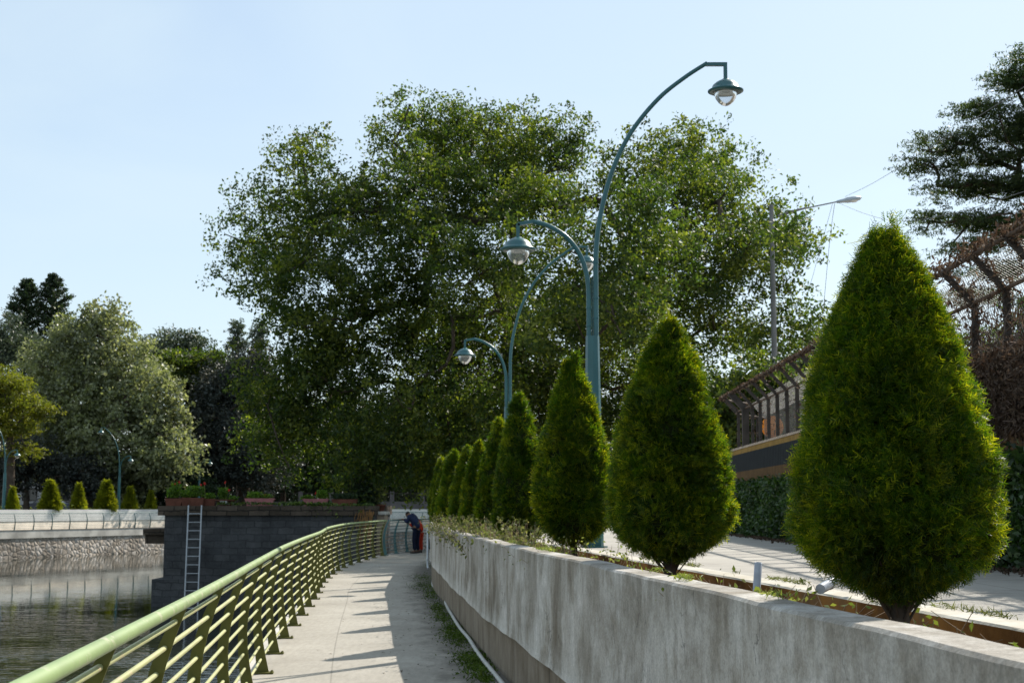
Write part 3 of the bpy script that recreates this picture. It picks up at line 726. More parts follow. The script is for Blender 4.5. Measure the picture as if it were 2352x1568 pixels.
for n_i, (x0, x1, yt, yb, kind, lab, plants, fl, dep) in enumerate(pots):
    Yp = PY + dep
    a = at(x0, yt, Yp); b = at(x1, yt, Yp); zb = 1.66 + 0.003; zt = max(a.z, zb + 0.22)
    cx = (a.x + b.x) / 2; hw_ = (b.x - a.x) / 2; hd = 0.16
    root = empty('plant_pot', (cx, Yp, zb)); tag(root, lab, 'plant pot', 'pots along the platform edge')
    mb = MB(); h = zt - zb
    if kind == 'bowl':
        mb.lathe([(hw_ * 0.55, 0), (hw_ * 0.95, h * 0.85), (hw_, h * 0.86), (hw_, h), (hw_ * 0.9, h), (hw_ * 0.85, h * 0.8), (0, h * 0.8)], 16)
    else:
        for (k0, k1, z0_, z1_) in ((0.84, 0.97, 0, h * 0.86), (1.0, 1.0, h * 0.86, h)):
            vs = [(-hw_ * k0, -hd * k0, z0_), (hw_ * k0, -hd * k0, z0_), (hw_ * k0, hd * k0, z0_), (-hw_ * k0, hd * k0, z0_),
                  (-hw_ * k1, -hd * k1, z1_), (hw_ * k1, -hd * k1, z1_), (hw_ * k1, hd * k1, z1_), (-hw_ * k1, hd * k1, z1_)]
            mb.add(vs, [(0, 3, 2, 1), (4, 5, 6, 7), (0, 1, 5, 4), (1, 2, 6, 5), (2, 3, 7, 6), (3, 0, 4, 7)])
    mb.build('pot', M_PINKPOT if 'pink' in lab else M_TERRA, root)
    parts = []
    for (px, py, rx, rz, n) in plants:
        c = at(px, py, Yp); parts.append(((c.x - cx, 0, max(c.z - zb, h + 0.02)), (rx / F * Yp, 0.18, rz / F * Yp), int(n * 1.7)))
        parts.append(((c.x - cx, 0, (c.z - zb + h) / 2 + 0.03), (rx / F * Yp * 0.7, 0.15, 0.12), n))
    plant_obj('plant', parts, L_POT if n_i < 7 else L_DARK, root, 0.075, 40 + n_i)
    for (px, py) in fl:
        c = at(px, py, Yp); mb = MB(); rr = np.random.default_rng(px)
        for q in range(9):
            v = np.clip(rr.normal(size=3), -1.2, 1.2) * 0.024; mb.lathe([(0, -.024), (0.024, 0), (0, .024)], 5, (c.x - cx + v[0], v[1], c.z - zb + v[2]))
        mb.build('flower', M_RED, root)
        mb = MB(); mb.tube([(c.x - cx + 0.03, 0, h), (c.x - cx, 0, c.z - zb)], 0.006, 4); mb.build('stem', M_TWIG, root)
    if kind == 'bowl':
        mb = MB(); vs = []
        for q in range(7):
            an = -pi / 2 - 0.45 + q * 0.13
            for zz, kk in ((h * 0.35, 0.74), (h * 0.8, 0.95)): vs.append((cos(an) * hw_ * kk * 1.01, sin(an) * hw_ * kk * 1.01 - 0.004, zz))
        mb.add(vs, [(2 * q, 2 * q + 2, 2 * q + 3, 2 * q + 1) for q in range(6)]); mb.build('paper_label', M_WHITE, root)
# potted plant on pillar cap
c = at(873, 1160, 53.8); root = empty('plant_pot', (c.x, 53.8, 1.46)); tag(root, 'small red pot with a drying yellow plant on the pale pillar cap', 'plant pot', 'pots along the platform edge')
mb = MB(); mb.lathe([(0.14, 0.003), (0.2, 0.2), (0.22, 0.2), (0.22, 0.25), (0.0, 0.24)], 12); mb.build('pot', M_TERRA, root)
plant_obj('plant', [((0, 0, 0.55), (0.3, 0.3, 0.35), 200), ((0.05, 0, 0.85), (0.22, 0.2, 0.4), 90)], L_WEED2, root, 0.08, 77)
# ivy and grass along the parapet
rr = np.random.default_rng(5); Pv = []
for px0, px1, n, dz in ((500, 640, 260, 0.05), (640, 700, 200, 0.05), (660, 760, 260, 0.04), (700, 860, 700, -0.05)):
    for q in range(n):
        c = at(rr.uniform(px0, px1), 1163, PY - 0.12); Pv.append((c.x, PY - 0.15 + rr.uniform(-0.03, 0.5), 1.68 + dz * rr.random() + (rr.random() ** 2 * (-0.45) if px0 == 700 and rr.random() < 0.6 else rr.random() * 0.08)))
V, Fq = leaf_arrays(np.array(Pv), 0.09, rr, 0.7, None); o = mesh_np('parapet_ivy', V, Fq, leaf_mat('ivy', (0.03, 0.06, 0.015), (0.06, 0.10, 0.02), (0.14, 0.18, 0.03), 0.4), None)
tag(o, 'ivy and grass creeping along the edge of the stone platform', 'ivy', None, 'stuff')
make_tree('dark_shrub', 'dense dark shrub growing at the right end of the stone platform', 'shrub',
          [(835, 1120, 24, 54), (845, 1150, 22, 54), (820, 1150, 18, 54)], [at(838, 1165, 54), at(838, 1130, 54)], 60, 60, 0.22, 0.12, L_DARK, M_BARK, seed=61, trunk_r=0.08)
# sunlit hanging roots at platform end
root = empty('root_bundle', at(845, 1180, 51.85)); tag(root, 'bundle of hanging tan roots on the right end of the stone platform', 'roots')
mb = MB(); rr = np.random.default_rng(9); O3 = Vector(root.location)
for q in range(22):
    px = rr.uniform(818, 858); a = at(px + rr.uniform(-3, 6), 1172 + rr.uniform(-3, 5), 51.84); b = at(px - 4, 1205 + rr.uniform(-12, 60), 51.8)
    m_ = (a + b) / 2 + Vector((rr.uniform(-.1, .1), 0, 0)); mb.tube([a - O3, m_ - O3, b - O3], 0.014, 5)
mb.build('root', plain('root_bark', (0.22, 0.12, 0.05), 0.9, 0.1, 0.3, 3), root)

# ------------------------------------------------------------------ street lamps
def arc(c0, pts): return [Vector(p) for p in pts]
def catmull(pts, n=8):
    P = [Vector(p) for p in pts]; out = []
    for i in range(len(P) - 1):
        p0 = P[max(i - 1, 0)]; p1 = P[i]; p2 = P[i + 1]; p3 = P[min(i + 2, len(P) - 1)]
        for j in range(n):
            t = j / n; out.append(0.5 * ((2 * p1) + (-p0 + p2) * t + (2 * p0 - 5 * p1 + 4 * p2 - p3) * t * t + (-p0 + 3 * p1 - 3 * p2 + p3) * t ** 3))
    out.append(P[-1]); return out
def head(parent, x, z):
    h = MB(); h.lathe([(0.0, 0.0), (0.04, 0.0), (0.05, -0.012), (0.075, -0.02), (0.12, -0.045), (0.165, -0.085), (0.178, -0.12), (0.205, -0.14), (0.228, -0.152), (0.226, -0.166), (0.20, -0.178), (0.155, -0.182), (0.15, -0.17), (0.0, -0.165)], 28, (x, 0, z))
    hd = h.build('lamp_shade', M_TEAL, parent)
    r = MB(); r.lathe([(0.152, -0.184), (0.145, -0.176), (0.10, -0.172), (0.0, -0.172)], 24, (x, 0, z)); r.box(x - 0.05, x + 0.05, -0.012, 0.012, z - 0.192, z - 0.174); r.build('reflector', M_WHITE, hd)
    g = MB(); g.lathe([(0.142, -0.184), (0.141, -0.215), (0.125, -0.26), (0.095, -0.305), (0.055, -0.338), (0.02, -0.352), (0.0, -0.354)], 28, (x, 0, z)); g.build('glass_bowl', M_GLASS, hd)
def street_lamp(loc, rz, s, label, group):
    root = empty('street_lamp', loc, rz); root.scale = (s, s, s); tag(root, label, 'street lamp', group)
    mb = MB(); mb.lathe([(0.125, -0.15), (0.105, 1.4), (0.085, 2.62), (0.0, 2.62)], 8, smooth=False); mb.lathe([(0.17, 0.0), (0.17, 0.02), (0.12, 0.02)], 8, smooth=False)
    mb.build('pillar', M_TEAL, root)
    # tall arm, over the road (+x)
    tall = catmull([(0.045, 0, 2.55), (0.045, 0, 3.2), (0.055, 0, 3.75), (0.13, 0, 4.25), (0.28, 0, 4.77), (0.52, 0, 5.25), (0.86, 0, 5.67), (1.2, 0, 5.95), (1.49, 0, 6.14)], 6)
    mb = MB(); mb.tube(tall, [0.034 - 0.008 * i / len(tall) for i in range(len(tall))], 10)
    mb.box(1.47, 1.745, -0.022, 0.022, 6.10, 6.145); mb.box(1.70, 1.745, -0.022, 0.022, 5.93, 6.10)
    mb.build('tall_arm', M_TEAL, root); head(root, 1.722, 5.93)
    short = catmull([(-0.045, 0, 2.55), (-0.045, 0, 3.05), (-0.06, 0, 3.35), (-0.14, 0, 3.63), (-0.3, 0, 3.86), (-0.52, 0, 4.01), (-0.74, 0, 4.08)], 6)
    mb = MB(); mb.tube(short, 0.030, 10)
    Mx = Matrix.Translation((-0.73, 0, 4.058)) @ Matrix.Rotation(R(-10), 4, 'Y')
    mb.box(-0.205, 0.015, -0.022, 0.022, -0.0, 0.045, Mx); mb.box(-0.955, -0.910, -0.022, 0.022, 3.87, 4.05)
    mb.build('short_arm', M_TEAL, root); head(root, -0.932, 3.88)
    mb = MB()
    for z in (2.85, 3.1, 3.55): mb.lathe([(0.036, -0.012), (0.04, 0), (0.036, 0.012)], 10, (0.045, 0, z))
    for z in (2.75, 2.98): mb.lathe([(0.033, -0.012), (0.037, 0), (0.033, 0.012)], 10, (-0.045, 0, z))
    mb.tube([(0.0, 0.03, 2.6), (0.0, 0.03, 3.35)], 0.008, 5); mb.build('clamp', M_TEAL, root)
    return root
g_ = 'teal twin-arm street lamps around the lake'
l1 = gnd(1364, 1257, 1.10)
street_lamp((l1.x, l1.y, 1.10), 0.0, 1.02, 'nearest and tallest teal twin-arm street lamp, between the third and second clipped conifers', g_)
l2 = at(1164, 1165, 33.0)
street_lamp((l2.x + 0.03, 33.0, 1.10), R(4), 1.07, 'second teal twin-arm street lamp, rising behind the middle of the conifer row', g_)
for px, Yl, lb in ((272, 113.0, 'far street lamp across the lake beside the clipped golden conifers'), (456, 119.0, 'far street lamp behind the potted plants of the stone platform'),
                   (8, 103.0, 'far street lamp at the left edge of the picture across the lake')):
    i = min(range(len(Pb) // 2), key=lambda q: abs((Pb[q][0] - Nb[q][0] * 3.4) / (Pb[q][1] - Nb[q][1] * 3.4) - (px - CXP) / F))
    Yl = Pb[i][1] - Nb[i][1] * 3.4; p = at(px, 1170, Yl); street_lamp((p.x, Yl, 1.08), R(157), 1.14, lb, g_)

# ------------------------------------------------------------------ clipped conifers
def conifer(name, label, loc, H, W, n, seed, m, needle=(0.05, 0.0032), hi=True, lean=0.0, trunk=True, group=None, rough=0.05, trunk_h=0.12, pointy=False, per=28, tips=0):
    rng = np.random.default_rng(seed)
    tt = np.array([0.0, .042, .081, .12, .16, .237, .291, .365, .457, .549, .641, .733, .825, .918, .975, 1.0]); rr_ = np.array([.22, .56, .79, .925, .99, 1.0, .97, .93, .86, .775, .66, .545, .42, .245, .12, .03])
    if pointy: rr_ = rr_ * np.array([1, 1, 1, 1, 1, 1, .98, .92, .80, .68, .55, .43, .29, .13, .06, .02])
    ph = rng.uniform(0, 6.28, 8)
    def rad(t, th):
        b = np.interp(t, tt, rr_)
        return b * (1 + rough * (np.sin(3 * th + 9 * t + ph[0]) * 0.5 + np.sin(5 * th - 17 * t + ph[1]) * 0.45 + np.sin(9 * th + 31 * t + ph[2]) * 0.3 + np.sin(23 * t + ph[3] + 2 * th) * 0.4))
    z0 = H * trunk_h
    # rejection sample by radius for even cover
    hc = H - z0; K = n // per
    t = rng.random(K * 3); th = rng.uniform(0, 2 * pi, K * 3)
    keep = rng.random(K * 3) < np.interp(t, tt, rr_) + 0.05; t = t[keep][:K]; th = th[keep][:K]; K = len(t)
    cd = 1 - 0.12 * rng.random(K) ** 1.5; cd[rng.random(K) < 0.05] += 0.05; cs_ = needle[0] * rng.uniform(0.55, 1.0, K)
    tk, thk, rk = np.repeat(t, per), np.repeat(th, per), np.repeat(cs_, per); n = len(tk)
    rloc = np.maximum(np.interp(tk, tt, rr_), 0.12) * W / 2
    t = np.clip(tk + rng.normal(size=n) * rk * 0.8 / hc, 0, 1); th = thk + rng.normal(size=n) * rk * 0.8 / rloc
    off = np.abs((t - tk) * hc / rk) ** 2 + np.abs((th - thk) * rloc / rk) ** 2
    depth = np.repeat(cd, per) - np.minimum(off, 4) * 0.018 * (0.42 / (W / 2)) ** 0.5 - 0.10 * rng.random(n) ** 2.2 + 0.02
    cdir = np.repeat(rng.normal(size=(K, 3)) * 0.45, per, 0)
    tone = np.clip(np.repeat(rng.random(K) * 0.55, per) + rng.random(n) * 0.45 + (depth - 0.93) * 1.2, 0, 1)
    r = rad(t, th) * W / 2 * depth
    C = np.stack([r * np.cos(th) + lean * t * H, r * np.sin(th), z0 + t * hc], 1)
    dr = np.gradient(rr_, tt); sl = np.interp(t, tt, dr) * (W / 2) / hc
    for k_ in range(tips):      # thin leading shoots at the very top
        m_ = slice(k_ * per * 2, (k_ + 1) * per * 2); q_ = rng.random(per * 2); sx_ = (-0.055, 0.03)[k_] * (1 if tips > 1 else 0.3)
        C[m_] = np.stack([lean * H + sx_ + rng.normal(size=per * 2) * 0.012, rng.normal(size=per * 2) * 0.012, H - 0.06 + q_ * (0.10 + 0.05 * k_)], 1)
    out = np.stack([np.cos(th), np.sin(th), -sl * 0.7], 1); out /= np.linalg.norm(out, axis=1)[:, None]
    up = np.array([0, 0, 1.0])
    a = out * 0.75 + up * 0.42 * np.where(t > 0.1, 1, 0.0)[:, None] + cdir + rng.normal(size=(n, 3)) * 0.30; a /= np.linalg.norm(a, axis=1)[:, None]
    b = np.cross(a, rng.normal(size=(n, 3))); b /= np.linalg.norm(b, axis=1)[:, None]; c = np.cross(a, b)
    L = needle[0] * rng.uniform(0.6, 1.35, n); wd = needle[1]
    if hi: segs = [(0, 0, 1.0, 0.0)] + [(s_, side, 0.42 - 0.2 * s_, side) for s_ in (0.15, 0.38, 0.6, 0.8) for side in (-1, 1)]
    else: segs = [(0, 0, 1.0, 0.0), (0.25, 1, 0.5, 1), (0.25, -1, 0.5, -1), (0.55, 1, 0.38, 1), (0.55, -1, 0.38, -1)]
    Vs = []
    for (s0, side, ln, sd_) in segs:
        p0 = C + a * (L * s0)[:, None]; dirv = a * (0.72 if side else 1) + b * 0.72 * side + c * rng.normal(size=(n, 1)) * 0.35
        p1 = p0 + dirv * (L * ln)[:, None]
        wv = (c if side == 0 else np.cross(dirv, c)); wv = wv / (np.linalg.norm(wv, axis=1)[:, None] + 1e-9) * wd * (1.25 if side == 0 else 1) * 0.5
        tip = wv * 0.35
        Vs.append(np.stack([p0 - wv, p0 + wv, p1 + tip, p1 - tip], 1))
    # every spray is one island: share nothing, but keep order per spray
    V = np.stack(Vs, 1).reshape(-1, 3); Fq = np.arange(len(V)).reshape(-1, 4)
    root = empty(name, loc); tag(root, label, 'conifer', group)
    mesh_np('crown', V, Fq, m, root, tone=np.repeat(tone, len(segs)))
    # inner mass of shaded twigs
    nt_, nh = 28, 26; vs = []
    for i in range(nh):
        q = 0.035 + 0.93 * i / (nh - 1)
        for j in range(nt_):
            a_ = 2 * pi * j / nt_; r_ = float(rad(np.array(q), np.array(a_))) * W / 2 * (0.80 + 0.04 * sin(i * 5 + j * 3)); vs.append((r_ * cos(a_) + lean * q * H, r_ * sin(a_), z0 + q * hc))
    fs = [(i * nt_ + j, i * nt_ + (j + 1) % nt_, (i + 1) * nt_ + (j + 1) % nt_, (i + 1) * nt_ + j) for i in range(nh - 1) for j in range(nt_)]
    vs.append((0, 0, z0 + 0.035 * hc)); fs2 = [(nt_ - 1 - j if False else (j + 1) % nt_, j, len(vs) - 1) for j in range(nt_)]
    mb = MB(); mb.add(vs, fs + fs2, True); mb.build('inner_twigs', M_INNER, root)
    mb = MB(); tr = 0.038 * W / 0.83 + 0.004
    mb.tube([(0.01, 0, -0.03), (0.0, 0.0, z0 * 0.7), (0.01, 0, z0 + 0.3 * hc)], [tr * 1.35, tr, tr * 0.7], 8)
    if hi:
        for q in range(80):
            an = rng.uniform(0, 6.28); rr2 = W / 2 * rng.uniform(0.35, 0.85); zz = z0 + hc * (0.02 + 0.10 * (rr2 / (W / 2)) ** 2)
            mb.tube([(0, 0, z0 * rng.uniform(0.5, 1.1)), (cos(an) * rr2 * .5, sin(an) * rr2 * .5, (z0 + zz) / 2 - 0.02 + rng.uniform(-.03, .03)), (cos(an) * rr2, sin(an) * rr2, zz)], [0.006, 0.004, 0.002], 4, caps=False)
    mb.build('trunk', M_BARK, root)
    return root
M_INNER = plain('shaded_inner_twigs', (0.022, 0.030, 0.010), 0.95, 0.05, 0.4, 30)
GC = 'clipped conifers in the planter'
SOIL = 0.93
def cpos(px, d): 
    p = at(px, 1165, d); return (p.x, d, SOIL)
def ctop(py, d): return at(CXP, py, d).z
def H_(py, d): return ctop(py, d) - SOIL
CON = [ # px, top y, width px, distance
 (2058, 528, 516, 5.5, 'largest and nearest clipped conifer, filling the right side, its thin double tip against the sky'),
 (1538, 733, 308, 9.5, 'second clipped conifer from the right, broad and full, just right of the teal lamp post'),
 (1317, 824, 186, 14.0, 'third clipped conifer from the right, just left of the teal lamp pillar'),
 (1196, 898, 122, 18.2, 'fourth clipped conifer from the right, slim with a squared-off top'),
 (1143, 960, 104, 21.4, 'fifth clipped conifer from the right, with a rounded golden tip'),
 (1104, 1012, 94, 24.4, 'sixth clipped conifer from the right, partly hidden by its nearer neighbour'),
 (1073, 1024, 88, 27.4, 'seventh clipped conifer from the right, a narrow golden strip showing'),
 (1044, 1032, 86, 30.3, 'eighth clipped conifer from the right, tall enough that its pointed tip stands out'),
 (1026, 1049, 70, 33.3, 'ninth clipped conifer from the right, only its left edge and tip showing'),
 (1015, 1050, 62, 36.3, 'farthest clipped conifer at the left end of the row by the path bend')]
cs = []
for i, (px, ty, wp, d, lb) in enumerate(CON):
    H = H_(ty, d); W = wp / F * d * (0.855, 0.87, 0.93, 0.93, 0.93)[min(i, 4)]; H *= 0.978
    if i < 3:
        conifer('clipped_conifer', lb, cpos(px, d), H, W, (36000, 22000, 15000)[i], 100 + i, L_CON, [(0.054, 0.0034), (0.062, 0.0050), (0.070, 0.0078)][i], i < 2, lean=(-0.006, 0.003, -0.004)[i], group=GC, trunk_h=(0.215, 0.195, 0.165)[i], tips=(2, 1, 2)[i])
    elif i < 9:
        cs.append((conifer('clipped_conifer', lb, cpos(px, d), H, W, 8000, 100 + i, L_CON, (0.075, 0.010), False, lean=0.008 * (-1) ** i, rough=0.05 + 0.01 * (i % 3), group=GC, trunk_h=0.115), H, W))
    else:
        s_, H0, W0 = cs[i % 2]; c = copy_tree(s_); c['label'] = lb; c.location = cpos(px, d); c.scale = (W / W0, W / W0, H / H0); c.rotation_euler = (0, 0, 1.1 * i)
# far golden conifers
gf = 'golden clipped conifers across the lake'; f0 = None
for px, ty, wp, lb in ((28, 1120, 24, 'short far golden conifer at the left edge across the lake'), (115, 1106, 38, 'largest far golden conifer, spiky topped, second from the left across the lake'),
                       (180, 1112, 27, 'slender far golden conifer, third from the left across the lake'), (243, 1106, 37, 'tall far golden conifer just left of the far lamp post'),
                       (298, 1120, 27, 'far golden conifer just right of the far lamp post'), (346, 1128, 21, 'smallest far golden conifer, beside the stone platform')):
    # planter line
    i = min(range(len(Pb) // 2), key=lambda q: abs((Pb[q][0] - Nb[q][0] * 3.2) / (Pb[q][1] - Nb[q][1] * 3.2) - (px - CXP) / F))
    Yc = Pb[i][1] - Nb[i][1] * 3.2; p = at(px, 1160, Yc); H = at(px, ty, Yc).z - 1.05; W = wp / F * Yc * 0.8
    if f0 is None: f0 = (conifer('golden_conifer', lb, (p.x, Yc, 1.05), H, W, 2600, 300, L_CONF, (0.26, 0.06), False, group=gf, rough=0.14, trunk_h=0.03, pointy=True, per=10), H, W)
    else:
        c = copy_tree(f0[0]); c['label'] = lb; c.location = (p.x, Yc, 1.05); c.scale = (W / f0[2], W / f0[2], H / f0[1]); c.rotation_euler = (0, 0, px)

# ------------------------------------------------------------------ planter weeds, pipes, hose, moss
def weeds(name, label, segs, m, leaf, seed, cat='weeds', aspect=0.5):
    rng = np.random.default_rng(seed); P = []; mb = MB()
    for (d0, d1, o0, o1, n, h) in segs:
        for q in range(n):
            d = rng.uniform(d0, d1); o = rng.uniform(o0, o1); x = fwall(d) + o; hh = h * rng.uniform(0.3, 1.1)
            bx, by = x, d; tx = x + rng.normal() * hh * 0.45; ty_ = d + rng.normal() * hh * 0.45
            zt = SOIL + hh
            mb.tube([(bx, by, SOIL - 0.02), ((bx + tx) / 2, (by + ty_) / 2, SOIL + hh * 0.6), (tx, ty_, zt)], [0.003, 0.002, 0.0015], 3, caps=False)
            for w__ in range(9):
                f = rng.uniform(0.35, 1.05); P.append((bx + (tx - bx) * f + rng.normal() * 0.03, by + (ty_ - by) * f + rng.normal() * 0.03, SOIL + (zt - SOIL) * f + rng.normal() * 0.015))
    root = empty(name, (0, 0, 0)); tag(root, label, cat, None, 'stuff')
    V, Fq = leaf_arrays(np.array(P), leaf, rng, aspect, np.array([0, 0, 0.4])); mesh_np('leaves', V, Fq, m, root); mb.build('stems', M_TWIG, root)
    return root
weeds('planter_weeds', 'pale flowering weeds spilling over the far part of the planter wall', [(15.5, 28.6, 0.06, 0.75, 850, 0.50), (19, 28.6, 0.02, 0.2, 200, 0.42), (29, 36, 0.35, 0.9, 80, 0.45)], L_WEED2, 0.05, 51)
weeds('planter_weeds', 'green weeds under the nearer clipped conifers in the planter', [(10.5, 16, 0.15, 0.8, 160, 0.36), (6.6, 8.3, 0.2, 0.75, 60, 0.30), (5.0, 7.0, 0.2, 0.8, 60, 0.26), (3.8, 5.0, 0.25, 0.9, 40, 0.24)], L_WEED, 0.035, 52)
# dry twigs lying in the planter
rng = np.random.default_rng(8); mb = MB()
for q in range(120):
    d = rng.uniform(3.6, 10.5); x = fwall(d) + rng.uniform(0.2, 0.9); z = SOIL + 0.01; L = rng.uniform(0.08, 0.35); an = rng.uniform(0, 6.28); e = rng.uniform(0.1, 0.28)
    mb.tube([(x, d, z), (x + cos(an) * L * .5, d + sin(an) * L * .5, z + e * .7), (x + cos(an) * L, d + sin(an) * L, z + e)], [0.003, 0.0025, 0.0012], 4, caps=False)
tag(mb.build('dry_twigs', M_TWIG), 'dry twigs and dead stems standing in the planter soil', 'twigs', None, 'stuff')
# grass tufts on kerb and wall top
P = []
for q in range(1500):
    d = rng.uniform(3.9, 13); x = fwall(d) + KOFF + 0.14 + abs(rng.normal()) * 0.03; k_ = sin(d * 2.3) + sin(d * 5.1 + 1)
    if k_ > 0.2: P.append((x, d, 1.155 + rng.random() * 0.02))
V, Fq = leaf_arrays(np.array(P), 0.05, rng, 0.1, np.array([0, 0, 0.15])); tag(mesh_np('kerb_grass', V, Fq, L_WEED2), 'thin dry grass along the kerb by the road', 'grass', None, 'stuff')
P = []
for (d0, o0, n, sp) in ((6.95, 0.09, 120, 0.08), (7.7, 0.12, 30, 0.05), (11.6, 0.1, 150, 0.15), (5.6, 0.1, 40, 0.08), (14, 0.12, 80, 0.2)):
    for q in range(n):
        d = d0 + rng.normal() * sp; P.append((fwall(d) + o0 + rng.normal() * 0.025, d, 1.262 + rng.random() * 0.02))
V, Fq = leaf_arrays(np.array(P), 0.04, rng, 0.14, np.array([0, 0, 0.1])); tag(mesh_np('wall_top_clippings', V, Fq, L_WEED), 'green conifer clippings lying on top of the planter wall', 'clippings', None, 'stuff')

# pipes in the planter
def pipe(a, b, r, m, label, name='pipe'):
    a, b = Vector(a), Vector(b); root = empty(name, a); tag(root, label, 'pipe')
    L = (b - a).length; M_ = (b - a).to_track_quat('Z', 'Y').to_matrix().to_4x4()
    mb = MB(); mb.lathe([(r * 1.0, 0), (r, L), (r * 0.86, L), (r * 0.86, L * 0.5)], 16, M=M_); mb.lathe([(r, 0), (0, 0)], 16, M=M_)
    mb.build('tube', m, root); mb = MB(); mb.lathe([(r * 1.12, L * 0.22), (r * 1.14, L * 0.25), (r * 1.14, L * 0.36), (r * 1.12, L * 0.38), (r, L * 0.38)], 16, M=M_); mb.build('collar', m, root)
    return root
pa = at(1729, 1350, 7.9); pb = at(1742, 1291, 7.85)
pipe((pa.x, pa.y, SOIL - 0.02), pb, 0.021, M_PVC, 'grey plastic pipe stub standing tilted in the planter between the two nearest conifers')
pa = at(1884, 1352, 6.9); pb = at(1965, 1308, 7.5)
pipe((pa.x, pa.y, pa.z), pb, 0.024, M_PVC, 'grey pipe lying slanted in the soil under the nearest conifer')
# white down pipe at the far end of wall
a = at(986, 1212, 28.4); mb = MB(); mb.tube([(a.x - 0.03, 28.4, 1.22), (a.x - 0.03, 28.4, 0.50), (a.x - 0.01, 28.3, 0.42)], 0.022, 8); mb.lathe([(0.03, -.02), (0.034, 0), (0.03, .02)], 10, (a.x - 0.03, 28.4, 0.6))
tag(mb.build('down_pipe', M_GALV), 'thin grey pipe running down the far end of the plastered wall', 'pipe')
# hose
hp = [(994, 1297), (994, 1330), (1002, 1346), (1020, 1360), (1029, 1368), (1031, 1386), (1045, 1412), (1062, 1440), (1083, 1465), (1099, 1490), (1115, 1513), (1138, 1541), (1160, 1568), (1200, 1620), (1270, 1720)]
pts = [gnd(x - (7 if y > 1335 else 0), y, 0.02) for x, y in hp]
pts = [Vector((max(p.x, -9), p.y, 0.022)) for p in pts]
mb = MB(); mb.tube(catmull(pts, 6), 0.024, 8); tag(mb.build('hose', M_HOSE), 'off-white hose snaking along the foot of the planter wall', 'hose')
# moss patches
P = []
for zx, zy, rx, ry, n in ((525, 562, 60, 18, 300), (560, 620, 90, 25, 700), (600, 680, 50, 25, 500), (640, 780, 45, 30, 500), (680, 850, 60, 25, 500), (760, 930, 75, 40, 900), (800, 1000, 90, 35, 900),
                           (880, 1140, 90, 35, 800), (930, 1220, 90, 45, 800), (980, 1300, 40, 20, 200), (985, 1100, 30, 20, 150), (580, 470, 40, 20, 150)):
    for q in range(n):
        g = gnd(803.7 + (zx + rng.normal() * rx * 0.75) * 0.3174, 1148.3 + (zy + rng.normal() * ry * 0.9) * 0.3174, 0.0); P.append((g.x, g.y, 0.006 + rng.random() * 0.018))
P = np.array(P); V, Fq = leaf_arrays(P, 0.035, rng, 0.35, np.array([0, 0, 0.5])); tag(mesh_np('moss_patches', V, Fq, L_MOSS), 'green moss and small grass beside the hose on the path', 'moss', None, 'stuff')
# fallen bits on the path
P = []
for q in range(260):
    d = rng.uniform(13, 46); f = rng.beta(2.2, 1.0); P.append((frail(d) * (1 - f) + fwall(d) * f, d, 0.012))
V, Fq = leaf_arrays(np.array(P), 0.05, rng, 0.5); V[:, 2] = np.clip(V[:, 2] * 0.3, 0.004, 0.03); tag(mesh_np('leaf_litter', V, Fq, L_DEAD), 'scattered dry leaves on the concrete path', 'leaves', None, 'stuff')

# ------------------------------------------------------------------ hedge and fence beside the road
HX = lambda d: 3.95 + 0.012 * (d - 11) if d < 28 else 4.15 + (d - 28) * 0.6
rng = np.random.default_rng(21)
n = 56000
d = rng.uniform(6, 33, n); face = rng.random(n)
z = np.where(face < 0.72, rng.uniform(1.1, 2.02, n), 2.0 + rng.normal(size=n) * 0.05); z = np.minimum(z, 2.12)
x = np.array([HX(q) for q in d]) + np.where(face < 0.72, rng.normal(size=n) * 0.05 + 0.04 * np.sin(d * 3) + 0.04 * np.sin(z * 9 + d), rng.uniform(0, 0.34, n))
V, Fq = leaf_arrays(np.stack([x, d, z], 1), 0.075, rng, 0.55, np.array([-0.5, 0, 0.1]))
hed = empty('hedge', (4, 8, 1.1)); tag(hed, 'waist-high clipped dark green hedge at the foot of the chain-link fence', 'hedge')
V -= np.array([4, 8, 1.1]); mesh_np('leaves', V, Fq, L_HEDGE, hed)
mb = MB(); dd = np.linspace(6, 33, 30); vs = []
for q in dd: vs += [(HX(q) + 0.07 - 4, q - 8, -0.02), (HX(q) + 0.07 - 4, q - 8, 0.9), (HX(q) + 0.12 - 4, q - 8, 0.9), (HX(q) + 0.12 - 4, q - 8, -0.02)]
mb.add(vs, [(4 * i + j, 4 * i + j + 1, 4 * i + j + 5, 4 * i + j + 4) for i in range(29) for j in range(3)]); mb.build('inner_twigs', M_INNER, hed)
# brown leaf litter at hedge foot
dq = rng.uniform(9, 30, 2600)
P = np.stack([np.array([HX(q) for q in dq]) - abs(rng.normal(size=2600)) * 0.16 + 0.05, dq, 1.105 + rng.random(2600) * 0.03], 1)
V, Fq = leaf_arrays(P, 0.05, rng, 0.6); tag(mesh_np('hedge_litter', V, Fq, L_DEAD), 'brown fallen leaves along the foot of the hedge', 'leaves', None, 'stuff')

